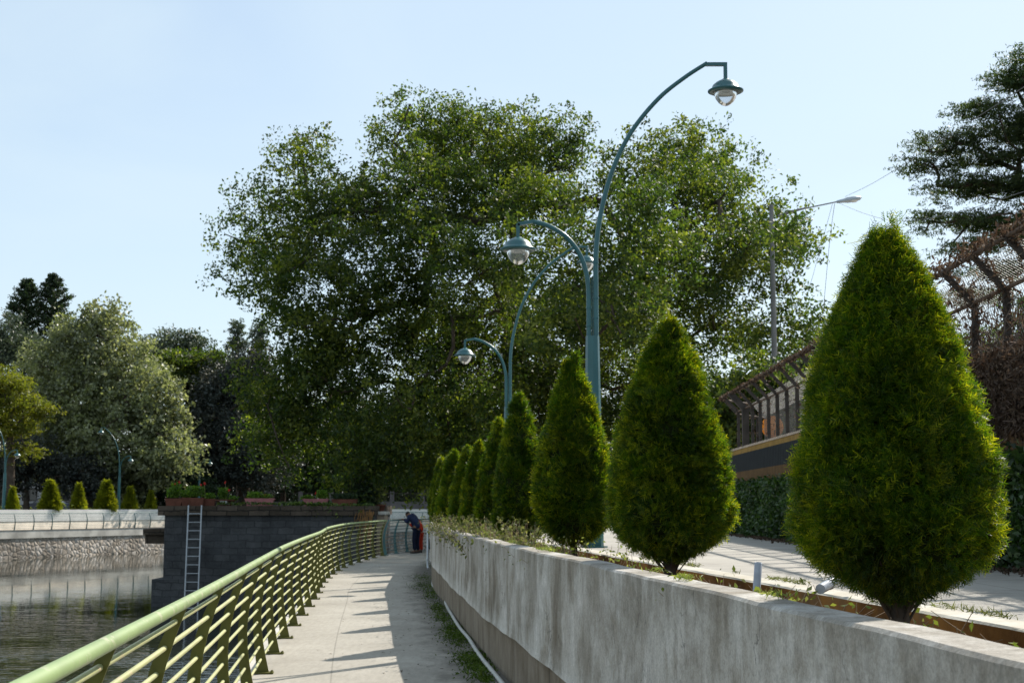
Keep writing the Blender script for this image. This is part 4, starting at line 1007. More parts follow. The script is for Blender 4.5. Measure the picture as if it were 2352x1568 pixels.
FX = 0.17      # fence stands behind the hedge face
fen = empty('chain_link_fence', (4.4, 8, 1.1)); tag(fen, 'tall chain-link security fence with inward bent posts behind the hedge', 'fence'); OF = Vector(fen.location)
def fx(d): return HX(min(d, 29.5)) + FX
FZ, AZ, AX = 3.42, 3.70, -0.26
ks = []; q = 6.72
while q < 29.6: ks.append(q); q += 0.86
firstp = None
for i, q in enumerate(ks):
    thick = abs(q - 26.5) < 0.45
    if firstp is None or thick:
        mb = MB(); w_ = 0.06 if thick else 0.026
        mb.box(-w_, w_, -w_, w_, 0, FZ - 1.1); 
        Mx = Matrix.Translation((0, 0, FZ - 1.1 - 0.02)) @ Matrix.Rotation(math.atan2(AX, AZ - FZ), 4, 'Y')
        mb.box(-w_ * 0.9, w_ * 0.9, -w_ * .9, w_ * .9, 0, math.hypot(AX, AZ - FZ) + 0.02, Mx)
        p = mb.build('fence_post', M_IRON, fen)
        if firstp is None: firstp = p
    else: p = firstp.copy(); col.objects.link(p); p.parent = fen
    p.location = (fx(q) - OF.x, q - OF.y, 0)
for (o_, z_, r_, m_) in ((0, FZ, 0.02, M_IRONR), (AX, AZ, 0.022, M_IRONR)):
    mb = MB(); mb.tube([(fx(q) + o_ - OF.x, q - OF.y, z_ - 1.1) for q in np.linspace(6.5, 29.5, 34)], r_, 6); mb.build('rail', m_, fen)
# wire netting
def netting(p00, p10, p01, p11, step, wr, parent):
    """diagonal wires across the quad, real thin wires"""
    p00, p10, p01, p11 = map(Vector, (p00, p10, p01, p11)); L = ((p10 - p00).length + (p11 - p01).length) / 2; Hh = (p01 - p00).length
    mb = MB(); nn = int(L / step); k_ = Hh / L
    def P_(u, v): return p00.lerp(p10, u).lerp(p01.lerp(p11, u), v)
    nrm = (p10 - p00).cross(p01 - p00).normalized() * wr
    for sgn in (1, -1):
        for i in range(-int(nn * k_) - 1, nn + int(nn * k_) + 1):
            u0 = i / nn; u1 = u0 + sgn * k_
            # clip u to 0..1
            t0, t1 = 0.0, 1.0
            if u1 != u0:
                ta, tb = (0 - u0) / (u1 - u0), (1 - u0) / (u1 - u0); t0 = max(t0, min(ta, tb)); t1 = min(t1, max(ta, tb))
            if t1 - t0 < 1e-3: continue
            a = P_(u0 + (u1 - u0) * t0, t0); b = P_(u0 + (u1 - u0) * t1, t1); t_ = (b - a).normalized(); s_ = t_.cross(nrm).normalized() * wr
            n2 = nrm
            mb.add([a - s_, a + n2, a + s_, b - s_, b + n2, b + s_], [(0, 1, 4, 3), (1, 2, 5, 4), (2, 0, 3, 5)])
    return mb.build('wire_mesh', M_WIRE, parent)
netting((fx(6.5) - OF.x, 6.5 - OF.y, 1.55), (fx(29.4) - OF.x, 29.4 - OF.y, 1.45), (fx(6.5) - OF.x, 6.5 - OF.y, FZ - 1.1), (fx(29.4) - OF.x, 29.4 - OF.y, FZ - 1.1), 0.065, 0.0032, fen)
netting((fx(6.5) - OF.x, 6.5 - OF.y, FZ - 1.1), (fx(29.4) - OF.x, 29.4 - OF.y, FZ - 1.1), (fx(6.5) + AX - OF.x, 6.5 - OF.y, AZ - 1.1), (fx(29.4) + AX - OF.x, 29.4 - OF.y, AZ - 1.1), 0.065, 0.0032, fen)
# corrugated boards
def m_board():
    m, nt, b = mat('painted_corrugated_board', 0.6, 0.3)
    g = node(nt, 'ShaderNodeNewGeometry'); s = node(nt, 'ShaderNodeSeparateXYZ'); nt.links.new(g.outputs['Position'], s.inputs[0])
    mr = node(nt, 'ShaderNodeMapRange'); mr.inputs[1].default_value = 2.0; mr.inputs[2].default_value = 2.75; nt.links.new(s.outputs['Z'], mr.inputs[0])
    r = node(nt, 'ShaderNodeValToRGB'); r.color_ramp.interpolation = 'CONSTANT'; e = r.color_ramp.elements; e.new(0.5)
    for i, (p, c) in enumerate(((0.0, (0.12, 0.065, 0.022)), (0.34, (0.014, 0.017, 0.019)), (0.78, (0.30, 0.18, 0.045)))): e[i].position = p; e[i].color = (*c, 1)
    nt.links.new(mr.outputs[0], r.inputs[0]); c = mix(nt, r.outputs[0], ramp(nt, noise(nt, pos(nt), 5, 5), [(0.3, 0.6), (0.7, 1.2)]), 0.8, 'MULTIPLY'); base(nt, b, c); return m
mb = MB(); vs = []; dd = np.arange(6.5, 29.5, 0.03); kk = 0
for q in dd:
    o_ = -0.06 + 0.034 * sin(q * 2 * pi / 0.15); zt = 2.67 + 0.012 * cos(q * 2 * pi / 0.15)
    vs += [(fx(q) + o_ - OF.x, q - OF.y, 0.95), (fx(q) + o_ - OF.x, q - OF.y, zt - 1.1)]
mb.add(vs, [(2 * i, 2 * i + 1, 2 * i + 3, 2 * i + 2) for i in range(len(dd) - 1)], True); o = mb.build('corrugated_boards', m_board(), fen); o['label'] = 'corrugated boards painted in orange and black bands'
mb = MB(); mb.tube([(fx(q) - 0.06 - OF.x, q - OF.y, 2.685 - 1.1) for q in np.arange(6.5, 29.5, 0.5)], 0.012, 6); 
for q in np.arange(6.5, 29.5, 0.15): mb.lathe([(0, -.024), (0.022, 0), (0, .024)], 6, (fx(q) - 0.06 - OF.x, q - OF.y, 1.60))
mb.build('capping', plain('pale_capping', (0.45, 0.36, 0.28), 0.7, 0.3, 0.2, 5), fen)
# dead creeper on the fence
rng = np.random.default_rng(31); P = []
def addp(n, fx_, fd, fz, s):
    for q in range(n): P.append((fx_(q) + rng.normal() * s, fd(q) + rng.normal() * s, fz(q) + rng.normal() * s))
for q in ks:      # hugging the posts
    near = q < 17; nn_ = 400 if near else 70; s_ = 0.04 if near else 0.03
    for w_ in range(nn_):
        t_ = rng.random()
        if t_ < 0.72: P.append((fx(q) + rng.normal() * s_, q + rng.normal() * s_, rng.uniform(2.5, FZ)))
        else: u_ = rng.random(); P.append((fx(q) + AX * u_ + rng.normal() * s_, q + rng.normal() * s_ * 1.3, FZ + (AZ - FZ) * u_ + rng.normal() * s_))
for w_ in range(3800):     # thick along the top rail, thinner far away
    q = 9 + 19.3 * rng.random() ** 1.4; s_ = 0.045 if q < 15.5 else 0.02
    P.append((fx(q) + AX + rng.normal() * s_, q, AZ + rng.normal() * s_ + (0.03 if q < 15 else 0)))
for w_ in range(29000):    # curtain over the boards on the near part
    q = rng.uniform(6.5, 14.6); P.append((fx(q) - 0.1 + rng.normal() * 0.07, q, rng.uniform(2.22, 2.95) - 0.12 * rng.random()))
for w_ in range(2400):     # loose in the netting
    q = 9 + 6 * rng.random(); u_ = rng.random() ** 1.6; P.append((fx(q) + rng.normal() * 0.03, q, 2.8 + u_ * 0.8))
P = np.array(P); V, Fq = leaf_arrays(P, 0.065, rng, 0.28, np.array([0, 0, -0.9]))
cr = empty('dead_creeper', (4.4, 12, 2.5)); tag(cr, 'dry brown dead creeper wrapped over the posts and boards of the fence', 'creeper', None, 'stuff')
V -= np.array([4.4, 12, 2.5]); mesh_np('dry_leaves', V, Fq, L_DEAD, cr)
mb = MB()
for w_ in range(260):
    q = rng.uniform(9, 14.8); z = rng.uniform(2.2, 3.0); pts = []
    for j in range(5): pts.append((fx(q) - 0.13 + rng.normal() * 0.05 - 4.4, q - 12, z - 2.5)); q += rng.normal() * 0.12; z += rng.normal() * 0.1
    mb.tube(pts, 0.004, 4, caps=False)
mb.build('stems', plain('creeper_stem', (0.16, 0.12, 0.10), 0.9, 0.1, 0.3, 5), cr)
# orange round sign behind the netting
s = at(1774, 980, 31); root = empty('round_sign', (s.x, s.y, 1.1)); tag(root, 'orange round sign seen through the chain-link fence', 'sign')
M_ = Matrix.Translation((0, 0, s.z - 1.1)) @ Matrix.Rotation(pi / 2, 4, 'X')
mb = MB(); mb.lathe([(0, -0.01), (0.24, -0.01), (0.24, 0.01), (0, 0.01)], 24, M=M_); mb.build('disc', M_ORANGE, root); mb = MB(); mb.tube([(0, 0.04, 0), (0, 0.04, s.z - 1.1)], 0.03, 8); mb.build('post', M_IRON, root)

# ------------------------------------------------------------------ utility pole with road light and wires
UY = 50.0; ub = at(1786, 1165, UY); root = empty('utility_pole', (ub.x, UY, 1.08)); tag(root, 'tall grey utility pole with a slanting road light arm behind the fence', 'utility pole')
ztop = at(1786, 470, UY).z - 1.08
mb = MB(); mb.tube([(0, 0, 0), (0, 0, ztop)], [0.13, 0.075], 10); mb.build('pole', M_POLE, root)
def rp(px, py): v = at(px, py, UY); return Vector((v.x - ub.x, 0, v.z - 1.08))
mb = MB(); mb.tube([rp(1787, 497), rp(1818, 486), rp(1850, 478)], [0.05, 0.05, 0.035], 8); mb.tube([rp(1848, 479), rp(1925, 463)], 0.024, 8); mb.build('arm', M_POLE, root)
a = rp(1921, 464); b = rp(1980, 454); ax_ = (b - a); M_ = Matrix.Translation(a) @ ax_.to_track_quat('Z', 'Y').to_matrix().to_4x4(); Lh = ax_.length
mb = MB(); mb.lathe([(0.02, 0), (0.05, 0.02), (0.075, Lh * 0.3), (0.10, Lh * 0.42), (0.105, Lh * 0.65), (0.075, Lh * 0.9), (0, Lh)], 14, M=M_); mb.build('lamp_head', M_GALV, root)
mb = MB(); cdn = a + ax_ * 0.68 + Vector((0, 0, -0.06)); mb.lathe([(0, -0.07), (0.09, -0.05), (0.15, 0.0)], 14, tuple(cdn)); mb.build('lens', M_WHITE, root)
def cable(pts, label, r=0.008):
    mb = MB(); P_ = [Vector(p) for p in pts]; O_ = P_[0]; mb.tube([p - O_ for p in catmull(P_, 6)], r, 4, caps=False); o = mb.build('overhead_cable', M_POLE); o.location = O_; tag(o, label, 'cable', 'cables from the road light')
cable([at(1941, 452, 50), at(2010, 418, 40), at(2150, 330, 28), at(2352, 200, 20), at(2500, 100, 16)], 'cable rising from the road light to the upper right over the acacia', 0.006)
cable([at(1928, 467, 50), at(1990, 492, 42), at(2070, 508, 34), at(2200, 487, 27), at(2352, 440, 22)], 'sagging cable from the road light crossing the lower acacia branches', 0.006)
cable([at(1917, 468, 50), at(1905, 560, 50), at(1890, 725, 50)], 'straight wire hanging from the road light arm, right of the other', 0.010)
cable([at(1912, 468, 50), at(1898, 520, 50), at(1865, 640, 50), at(1848, 690, 50)], 'slack curved wire hanging from the road light arm', 0.008)
cable([at(1850, 478, 50), at(1852, 500, 50), at(1848, 535, 50)], 'short loose wire end dangling near the base of the road light arm', 0.008)

# ------------------------------------------------------------------ trees
# the great broadleaf tree behind the bend
big = [(560, 590, 70, 60), (640, 520, 90, 60), (690, 420, 75, 60), (705, 340, 55, 61), (760, 500, 90, 58), (600, 670, 60, 58), (690, 640, 95, 57), (820, 620, 100, 55), (850, 480, 70, 62),
       (890, 370, 55, 60), (960, 320, 85, 62), (1050, 320, 90, 64), (1150, 330, 85, 62), (1240, 340, 80, 60), (1300, 330, 55, 60), (980, 440, 90, 58), (1100, 470, 110, 60), (1240, 460, 90, 54), (960, 580, 110, 56),
       (1100, 640, 110, 54), (1250, 620, 110, 50), (1360, 480, 80, 52), (1350, 620, 100, 48), (1450, 400, 80, 54), (1540, 350, 80, 62), (1620, 400, 85, 60), (1560, 480, 110, 56), (1700, 470, 80, 56), (1770, 530, 65, 54), (1480, 560, 110, 48), (1420, 700, 90, 45), (1280, 760, 80, 46),
       (1680, 590, 100, 52), (1790, 560, 55, 47), (1785, 640, 55, 54), (1590, 660, 110, 54), (1770, 720, 70, 55), (1700, 760, 80, 54), (1820, 760, 45, 54), (1450, 720, 110, 58), (1600, 800, 80, 56),
       (700, 780, 100, 56), (640, 880, 75, 56), (620, 980, 60, 56), (760, 900, 110, 56), (700, 1020, 80, 56), (840, 780, 110, 56), (900, 950, 120, 54), (830, 1050, 70, 54), (850, 1095, 40, 54), (1000, 780, 120, 58), (1050, 920, 120, 56), (1000, 1040, 90, 56), (950, 1090, 55, 56),
       (1180, 800, 120, 60), (1200, 950, 120, 62), (1330, 800, 110, 60), (1350, 940, 110, 62), (1130, 1060, 90, 58), (1500, 850, 80, 62), (1480, 950, 70, 62), (1600, 880, 50, 62)]
t0 = at(1185, 1165, 66); 
make_tree('broadleaf_tree', 'huge spreading broadleaf tree filling the middle of the picture behind the path bend', 'tree', big,
          [(t0.x, 66, 1.0), (t0.x + 0.1, 66, 3.6), at(1180, 850, 63), at(1180, 720, 62), at(1185, 560, 61)], 1480, 196, 0.92, 0.17, L_BIG, M_BARK, seed=2, deep=1.35, trunk_r=0.62, aspect=0.5, shell=0.3, twig=0.02)
# right acacia
ac = [(2330, 190, 70, 36, 45), (2400, 160, 110, 36, 70), (2260, 250, 70, 36, 28), (2360, 290, 120, 36, 50), (2190, 330, 95, 36, 30), (2280, 360, 90, 36, 35), (2130, 385, 70, 36, 22), (2230, 430, 100, 36, 28), (2380, 430, 100, 36, 50),
      (2180, 500, 75, 36, 22), (2280, 510, 90, 36, 32), (2370, 540, 80, 36, 35), (2230, 570, 75, 36, 26), (2320, 620, 70, 36, 35), (2190, 625, 45, 36, 15), (2120, 530, 25, 36, 9), (2500, 300, 160, 36, 120), (2480, 520, 120, 36, 90), (2240, 680, 60, 37, 30)]
ac = [(a_, b_, c_, d_, e_ * 0.66) for a_, b_, c_, d_, e_ in ac]
t0 = at(2560, 1165, 37)
make_tree('acacia_tree', 'feathery flat-layered acacia tree reaching in from the upper right', 'tree', ac, [(t0.x, 37, 1.0), at(2550, 800, 37), at(2500, 560, 36.5), at(2440, 400, 36)], 1300, 95, 0.42, 0.105, L_ACAC, M_BARK, seed=4, trunk_r=0.35, aspect=0.25, flat=0.28, shell=0.15, droop=-0.6, twig=0.012)
# trees behind the fence
def bush(name, label, cat, lobes, Yr, clumps, per, cr_, leaf, mL, seed, group=None, tr=0.25, **kw):
    px, py = lobes[0][0], lobes[0][1]; b_ = at(px, 1165, Yr)
    return make_tree(name, label, cat, lobes, [(b_.x, Yr, 1.0), (b_.x, Yr, max(1.6, at(px, py, Yr).z * 0.5)), at(px, py, Yr)], clumps, per, cr_, leaf, mL, M_BARK, group, seed=seed, trunk_r=tr, **kw)
gb = 'trees behind the chain-link fence'
bush('small_tree', 'hazy grey-green tree far behind the fence, showing right of the great tree', 'tree', [(1900, 800, 50, 80), (1930, 850, 60, 80), (1860, 860, 60, 80), (1800, 900, 60, 80)], 80, 160, 60, 1.0, 0.3, L_GREY, 71, gb)
bush('small_tree', 'bushy green tree directly behind the netting left of the nearest conifer', 'tree', [(1740, 900, 70, 42), (1660, 930, 60, 42), (1820, 930, 70, 42), (1700, 1000, 60, 42), (1790, 1010, 60, 42)], 42, 240, 70, 0.5, 0.16, L_BIG, 72, gb)
bush('small_tree', 'leafy tree behind the creeper-covered fence at the right edge', 'tree', [(2330, 830, 70, 24), (2240, 880, 70, 24), (2380, 740, 50, 24), (2200, 830, 40, 24)], 24, 170, 40, 0.3, 0.12, L_BIG, 73, gb, tr=0.12)
bush('small_tree', 'dark tree behind the lower right of the great tree', 'tree', [(1560, 1000, 90, 75), (1640, 1050, 70, 75), (1450, 1050, 90, 75), (1600, 930, 60, 75)], 75, 200, 70, 0.9, 0.25, L_DARK, 74, gb)
# across the lake
ga = 'trees across the lake'
bush('silvery_tree', 'large pale tree with glinting silvery leaves across the lake', 'tree', [(215, 800, 85, 128), (240, 740, 45, 128), (140, 840, 75, 128), (290, 850, 75, 126), (190, 920, 100, 126), (330, 930, 80, 124), (90, 930, 70, 128), (390, 960, 45, 124), (280, 1020, 100, 124), (380, 1050, 65, 122), (160, 1020, 90, 126), (300, 1090, 50, 124), (100, 1040, 70, 128)],
     128, 900, 90, 1.25, 0.34, L_SILV, 81, ga, tr=0.6, aspect=0.6)
bush('feathery_tree', 'yellow-green feathery tree at the left edge across the lake', 'tree', [(20, 900, 60, 114, 35), (-20, 880, 60, 114, 40), (70, 940, 50, 114, 25), (20, 980, 60, 114, 30), (-30, 960, 60, 114, 50), (60, 1040, 35, 114, 25)], 114, 300, 80, 0.8, 0.24, L_YELG, 82, ga, tr=0.4, aspect=0.35, flat=0.4)
bush('background_tree', 'mid green tree at the left edge below the tall pines', 'tree', [(0, 760, 40, 140), (20, 800, 40, 140), (-20, 800, 60, 140), (60, 800, 40, 142)], 140, 130, 70, 1.0, 0.3, L_GREY, 83, ga)
bush('background_tree', 'dark haze-toned tree at the left edge behind the far lamp', 'tree', [(60, 1060, 60, 120), (10, 1080, 50, 120), (130, 1090, 50, 120), (210, 1100, 50, 121)], 120, 200, 70, 0.9, 0.28, L_HAZED, 84, ga)
bush('background_tree', 'grey-green rounded tree on the skyline right of the silvery tree', 'tree', [(380, 805, 45, 155), (430, 815, 45, 155), (350, 830, 45, 155), (470, 840, 30, 155)], 155, 180, 70, 1.2, 0.34, L_GREY, 85, ga)
bush('umbrella_tree', 'flat-topped bright-edged dark tree right of the silvery tree', 'tree', [(430, 830, 75, 136, 20), (480, 822, 50, 136, 16), (430, 880, 70, 136, 28), (480, 900, 60, 136, 40), (450, 980, 60, 136, 50), (525, 850, 40, 136, 18)], 136, 340, 80, 1.0, 0.3, L_BIG, 86, ga, flat=0.5)
bush('background_tree', 'dark haze-toned tree mass left of the great tree across the lake', 'tree', [(560, 880, 60, 132), (510, 920, 65, 132), (590, 960, 70, 132), (530, 1020, 80, 130), (480, 1080, 60, 130), (600, 1060, 70, 130), (600, 840, 40, 132)], 132, 560, 90, 1.2, 0.32, L_HAZED, 87, ga, tr=0.5)
for px, py, lb in ((546, 760, 'slender tree tip above the dark mass, left of the pair near the great tree'), (594, 762, 'slender tree tip above the dark mass, right of the pair near the great tree')):
    bush('slender_tree', lb, 'tree', [(px, py - 4, 17, 150, 22), (px - 3, py + 36, 20, 150, 24), (px, py + 90, 25, 150, 30)], 150, 110, 60, 0.5, 0.25, L_GREY, 88 + px, ga, tr=0.2)
rowlab = ['dark undergrowth trees across the lake behind the potted plants', 'dark undergrowth trees across the lake behind the pink trough', 'dark undergrowth trees across the lake behind the leaning people', 'dark undergrowth trees across the lake behind the far end of the conifers']
for i, px in enumerate((650, 780, 900, 1040)):
    bush('background_tree', rowlab[i].replace('trees', 'tree'), 'tree', [(px, 1010, 70, 150), (px + 50, 1060, 70, 148), (px - 40, 1080, 60, 148), (px + 20, 950, 60, 152)], 150, 260, 80, 1.3, 0.36, L_DARK, 95 + i, ga)
bush('background_tree', 'dark thick tree behind the far golden conifers left of the stone platform', 'tree', [(400, 1120, 50, 126), (450, 1130, 40, 126), (340, 1130, 40, 126)], 126, 150, 70, 0.9, 0.28, L_DARK, 99, ga)
# Norfolk pines
for px, ty, lb, sd_ in ((42, 640, 'left one of the two tall dark tiered pines on the left skyline', 5), (104, 628, 'right one of the two tall dark tiered pines on the left skyline', 6)):
    Yp = 160; b_ = at(px, 1165, Yp); root = empty('tiered_pine', (b_.x, Yp, 1.0)); tag(root, lb, 'tree', ga); top = at(px, ty, Yp).z - 1.0
    rng = np.random.default_rng(sd_); P = []; mb = MB(); mb.tube([(0, 0, 0), (0, 0, top * 0.97)], [0.4, 0.05], 6)
    z = top; r_ = 0.5
    while z > top - 15:
        for j in range(12):
            an = rng.uniform(0, 6.28); L = min(2.1, r_) * rng.uniform(0.85, 1.1); rise = L * 0.45
            mb.tube([(0, 0, z - 0.5), (cos(an) * L, sin(an) * L, z - 0.5 + rise)], [0.06, 0.03], 4, caps=False)
            for w_ in range(55):
                f = rng.random() ** 0.6; P.append((cos(an) * L * f + rng.normal() * 0.12, sin(an) * L * f + rng.normal() * 0.12, z - 0.5 + rise * f ** 1.5 + rng.normal() * 0.13))
        z -= 0.6; r_ += 0.33
    V, Fq = leaf_arrays(np.array(P), 0.36, rng, 0.35, np.array([0, 0, 0.6])); mesh_np('crown', V, Fq, L_DARKP if 'L_DARKP' in globals() else L_DARK, root); mb.build('trunk', M_BARK, root)
# far wood that closes the view under the crowns
rng = np.random.default_rng(55); n = 60000
x = rng.uniform(-75, 30, n); hh = 5.5 + 1.6 * np.sin(x * 0.21) + 1.1 * np.sin(x * 0.57 + 1); z = 1.1 + hh * rng.random(n) ** 0.8
V, Fq = leaf_arrays(np.stack([x, 172 + rng.uniform(-3, 3, n) , z], 1), 0.6, rng, 0.6); tag(mesh_np('far_wood', V, Fq, L_DARK), 'dark wood closing the view under the trees across the lake', 'wood', None, 'stuff')
# far planting beds
rng = np.random.default_rng(77); P = []
for i in range(0, len(Pb)):
    for q in range(26):
        o_ = rng.uniform(2.7, 4.6); t_ = rng.random(); hh = 0.25 + 0.35 * max(0, sin(i * 0.35)) + (0.25 if i % 9 < 3 else 0)
        P.append((Pb[i][0] - Nb[i][0] * o_ + rng.normal() * 0.25, Pb[i][1] - Nb[i][1] * o_ + rng.normal() * 0.25, 1.08 + rng.random() * hh * 1.3))
V, Fq = leaf_arrays(np.array(P), 0.18, rng, 0.6); tag(mesh_np('far_shrubbery', V, Fq, L_WEED), 'low shrubs and grass in the planter bed across the lake', 'shrubs', None, 'stuff')

# compound wall with railings across the lake
cw = empty('compound_wall', (-45, 142, 1.08)); tag(cw, 'long dark grey compound wall with iron railings under the trees across the lake', 'wall')
mb = MB(); mb.box(0, 52, 0, 0.3, 0, 1.1)
for k_ in range(18): mb.box(k_ * 3 + 0, k_ * 3 + 0.4, -0.06, 0.36, 0, 2.1)
mb.build('masonry', plain('dark_wall_paint', (0.13, 0.12, 0.12), 0.9, 0.2, 0.3, 1), cw)
mb = MB()
for k_ in range(260): mb.box(k_ * 0.2 + 0.02, k_ * 0.2 + 0.05, 0.13, 0.16, 1.1, 1.95)
mb.box(0, 52, 0.12, 0.17, 1.9, 1.95); o = mb.build('iron_railings', M_IRON, cw); o['kind'] = 'stuff'
# building far left
bl = empty('low_building', (-56, 150, 1.08)); tag(bl, 'low grey building half hidden under the trees at the far left across the lake', 'building')
mb = MB(); mb.box(0, 19, 0, 8, 0, 3.6); mb.build('wall', plain('grey_render', (0.42, 0.42, 0.42), 0.9, 0.2, 0.15, 0.6), bl)
mb = MB(); mb.box(-0.4, 19.4, -0.5, 8.4, 3.6, 3.85); mb.build('roof', plain('roof_slab', (0.2, 0.2, 0.2), 0.9, 0.2, 0.2, 1), bl)
for k_ in range(5):
    mb = MB(); x_ = 1.6 + k_ * 3.6; mb.box(x_, x_ + 1.5, -0.05, 0.02, 1.2, 2.5); wn = mb.build('window', M_IRON, bl)
    mb = MB(); mb.box(x_ + 0.08, x_ + 0.71, -0.06, -0.045, 1.28, 2.42); mb.box(x_ + 0.79, x_ + 1.42, -0.06, -0.045, 1.28, 2.42); mb.build('pane', plain('window_glass', (0.03, 0.035, 0.04), 0.1, 0.6, 0.1, 1), wn)
# parked car
cp = at(103, 1150, 138); car = empty('parked_car', (cp.x, 138, 1.08)); tag(car, 'dark blue parked car half hidden behind the far golden conifers', 'car')
mb = MB(); prof = [(-2.1, 0.35), (-2.12, 0.75), (-1.5, 0.9), (-0.9, 0.95), (-0.35, 1.42), (1.0, 1.45), (1.65, 1.0), (2.1, 0.92), (2.12, 0.35)]
n_ = len(prof); vs = [(x, -0.82, z) for x, z in prof] + [(x, 0.82, z) for x, z in prof]
mb.add(vs, [tuple(range(n_)), tuple(range(2 * n_ - 1, n_ - 1, -1))] + [(i, n_ + i, n_ + (i + 1) % n_, (i + 1) % n_) for i in range(n_)]); mb.build('body', plain('dark_blue_car_paint', (0.02, 0.03, 0.06), 0.25, 0.5, 0.05, 1), car)
mb = MB(); mb.add([(-0.75, -0.826, 0.97), (0.2, -0.826, 0.97), (0.2, -0.826, 1.36), (-0.3, -0.826, 1.36)], [(0, 1, 2, 3)]); mb.add([(0.28, -0.826, 0.97), (1.4, -0.826, 1.0), (0.95, -0.826, 1.38), (0.28, -0.826, 1.37)], [(0, 1, 2, 3)]); mb.build('window', plain('car_glass', (0.10, 0.12, 0.14), 0.1, 0.6, 0.05, 1), car)
for x_ in (-1.35, 1.35):
    for y_ in (-0.8, 0.68):
        M_ = Matrix.Translation((x_, y_ + 0.0, 0.32)) @ Matrix.Rotation(pi / 2, 4, 'X')
        mb = MB(); mb.lathe([(0, -0.1), (0.32, -0.1), (0.32, 0.1), (0, 0.1)], 18, M=M_); wh = mb.build('wheel', M_IRON, car); mb = MB(); mb.lathe([(0, 0.105), (0.18, 0.105), (0.18, 0.09)], 14, M=M_); mb.build('rim', M_GALV, wh)

# ------------------------------------------------------------------ people leaning on the railing
def skin(name, verts, edges, radii, m, parent, lv=2):
    me = bpy.data.meshes.new(name); me.from_pydata([tuple(v) for v in verts], edges, []); me.update()
    o = bpy.data.objects.new(name, me); col.objects.link(o)
    md = o.modifiers.new('skin', 'SKIN'); md.use_smooth_shade = True
    if not me.skin_vertices: me.skin_vertices.new()
    for i, r_ in enumerate(radii): me.skin_vertices[0].data[i].radius = r_ if isinstance(r_, tuple) else (r_, r_)
    me.skin_vertices[0].data[0].use_root = True
    s_ = o.modifiers.new('subd', 'SUBSURF'); s_.levels = lv; s_.render_levels = lv
    dg = bpy.context.evaluated_depsgraph_get(); ev = o.evaluated_get(dg); nm = bpy.data.meshes.new_from_object(ev)
    o.modifiers.clear(); o.data = nm; nm.materials.clear(); nm.materials.append(m); nm.polygons.foreach_set('use_smooth', np.ones(len(nm.polygons), dtype=bool))
    o.parent = parent; return o
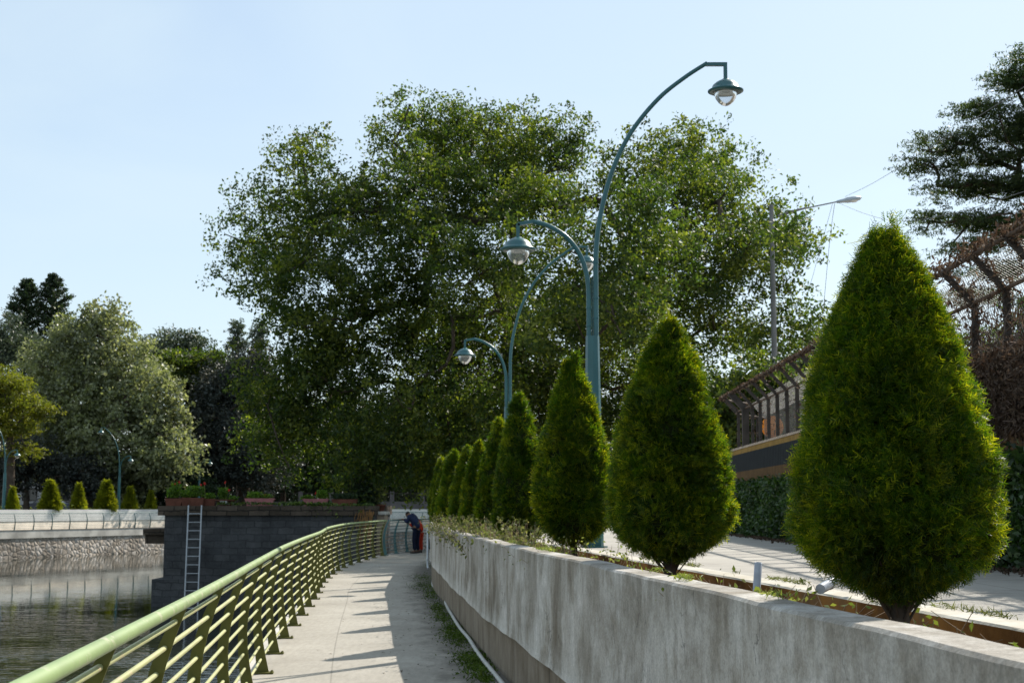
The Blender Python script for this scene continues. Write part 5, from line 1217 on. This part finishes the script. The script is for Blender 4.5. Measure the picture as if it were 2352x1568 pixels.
def make_person(label, loc, rz, mj, mt, mh, s=1.0, bag=False):
    """faces -x locally, leaning forward with forearms on the rail"""
    root = empty('person', loc, rz); root.scale = (s, s, s); tag(root, label, 'person', 'people leaning on the railing')
    SK = plain('skin', (0.16, 0.085, 0.05), 0.6, 0.3, 0.1, 20)
    hip, chest, neck, headp = (0.06, 0, 0.88), (-0.06, 0, 1.20), (-0.20, 0, 1.36), (-0.31, 0, 1.37)
    B = [(0.06, 0, 0.90), (0.03, 0, 1.05), (-0.06, 0, 1.22), (-0.19, 0, 1.35), (-0.27, 0, 1.36), (-0.33, 0, 1.36), (-0.40, 0, 1.33)]
    Bi = [(i, i + 1) for i in range(6)]; Br = [0.10, 0.10, 0.10, 0.05, 0.07, 0.10, 0.085]
    for sy in (-1, 1):
        k0 = len(B); B += [(0.06, sy * 0.09, 0.84), (0.02, sy * 0.10, 0.47), (0.06, sy * 0.10, 0.09), (-0.10, sy * 0.11, 0.035)]; Br += [0.075, 0.055, 0.04, 0.035]; Bi += [(0, k0), (k0, k0 + 1), (k0 + 1, k0 + 2), (k0 + 2, k0 + 3)]
        k0 = len(B); B += [(-0.15, sy * 0.19, 1.28), (-0.18, sy * 0.23, 1.08), (-0.38, sy * 0.14, 1.20), (-0.46, sy * 0.12, 1.205)]; Br += [0.05, 0.042, 0.032, 0.03]; Bi += [(2, k0), (k0, k0 + 1), (k0 + 1, k0 + 2), (k0 + 2, k0 + 3)]
        hx, hy, hz = B[-1]
        for f in range(4):
            kf = len(B); yy = hy + (f - 1.5) * 0.019; l_ = (0.065, 0.075, 0.07, 0.055)[f]
            B += [(hx - 0.035, yy, hz + 0.004), (hx - 0.035 - l_ * 0.6, yy, hz - 0.008), (hx - 0.035 - l_ * 0.85, yy, hz - 0.035)]; Br += [0.010, 0.009, 0.008]; Bi += [(k0 + 3, kf), (kf, kf + 1), (kf + 1, kf + 2)]
        kf = len(B); B += [(hx - 0.01, hy - sy * 0.04, hz), (hx - 0.04, hy - sy * 0.055, hz - 0.012)]; Br += [0.011, 0.009]; Bi += [(k0 + 3, kf), (kf, kf + 1)]
    skin('body', B, Bi, Br, SK, root)
    J = [(0.07, 0, 0.84), (0.05, 0, 1.02), (-0.04, 0, 1.22), (-0.15, 0, 1.34), (-0.21, 0, 1.365)]; Ji = [(0, 1), (1, 2), (2, 3), (3, 4)]; Jr = [(0.13, 0.17), (0.125, 0.165), (0.13, 0.18), (0.08, 0.11), (0.06, 0.06)]
    for sy in (-1, 1):
        k0 = len(J); J += [(-0.15, sy * 0.19, 1.28), (-0.18, sy * 0.235, 1.08), (-0.37, sy * 0.145, 1.20)]; Jr += [0.075, 0.062, 0.048]; Ji += [(2, k0), (k0, k0 + 1), (k0 + 1, k0 + 2)]
    skin('jacket', J, Ji, Jr, mj, root)
    T_ = [(0.07, 0, 0.92)]; Ti = []; Tr = [(0.12, 0.15)]
    for sy in (-1, 1):
        k0 = len(T_); T_ += [(0.07, sy * 0.09, 0.80), (0.03, sy * 0.10, 0.47), (0.065, sy * 0.10, 0.10)]; Tr += [0.10, 0.078, 0.062]; Ti += [(0, k0), (k0, k0 + 1), (k0 + 1, k0 + 2)]
    skin('trousers', T_, Ti, Tr, mt, root)
    for sy in (-1, 1): skin('shoe', [(0.09, sy * 0.10, 0.045), (0.0, sy * 0.105, 0.045), (-0.13, sy * 0.11, 0.035)], [(0, 1), (1, 2)], [0.045, 0.045, 0.035], M_IRON, root)
    skin('hair', [(-0.27, 0, 1.39), (-0.33, 0, 1.405), (-0.39, 0, 1.38)], [(0, 1), (1, 2)], [0.085, 0.10, 0.075], mh, root)
    mb = MB()
    for sy in (-1, 1): mb.lathe([(0, -.011), (0.011, 0), (0, .011)], 8, (-0.452, sy * 0.032, 1.315))
    mb.build('eyes', M_WHITE, root)
    mb = MB(); mb.tube([(-0.46, 0, 1.32), (-0.48, 0, 1.285), (-0.455, 0, 1.28)], [0.012, 0.016, 0.01], 6); mb.tube([(-0.447, -0.025, 1.25), (-0.452, 0, 1.25), (-0.447, 0.025, 1.25)], 0.007, 5); mb.build('nose_and_mouth', SK, root)
    mb = MB()
    for sy in (-1, 1): mb.lathe([(0, -.02), (0.02, 0), (0, .02)], 8, (-0.33, sy * 0.098, 1.33))
    mb.build('ears', SK, root)
    return root
M_NAVY = plain('navy_cloth', (0.010, 0.013, 0.028), 0.9, 0.1, 0.2, 10); M_BLUEJ = plain('blue_grey_jacket', (0.016, 0.024, 0.055), 0.85, 0.15, 0.3, 8)
M_REDC = plain('red_cloth', (0.38, 0.035, 0.015), 0.9, 0.1, 0.2, 10); M_HAIR = plain('black_hair', (0.012, 0.010, 0.010), 0.7, 0.2, 0.2, 30)
pp = gnd(951, 1268, 0.0)
py_ = pp.y; 
pp2 = at(953, 1268, 51.0)
make_person('person in dark blue jacket and trousers bent forward, forearms on the teal railing', (pp2.x, 51.0, 0.0), R(-32), M_BLUEJ, M_NAVY, M_HAIR, 0.99)
make_person('person in red mostly hidden behind the one in dark blue at the railing', (pp2.x + 0.09, 51.8, 0.0), R(-32), M_REDC, M_REDC, M_HAIR, 0.85)
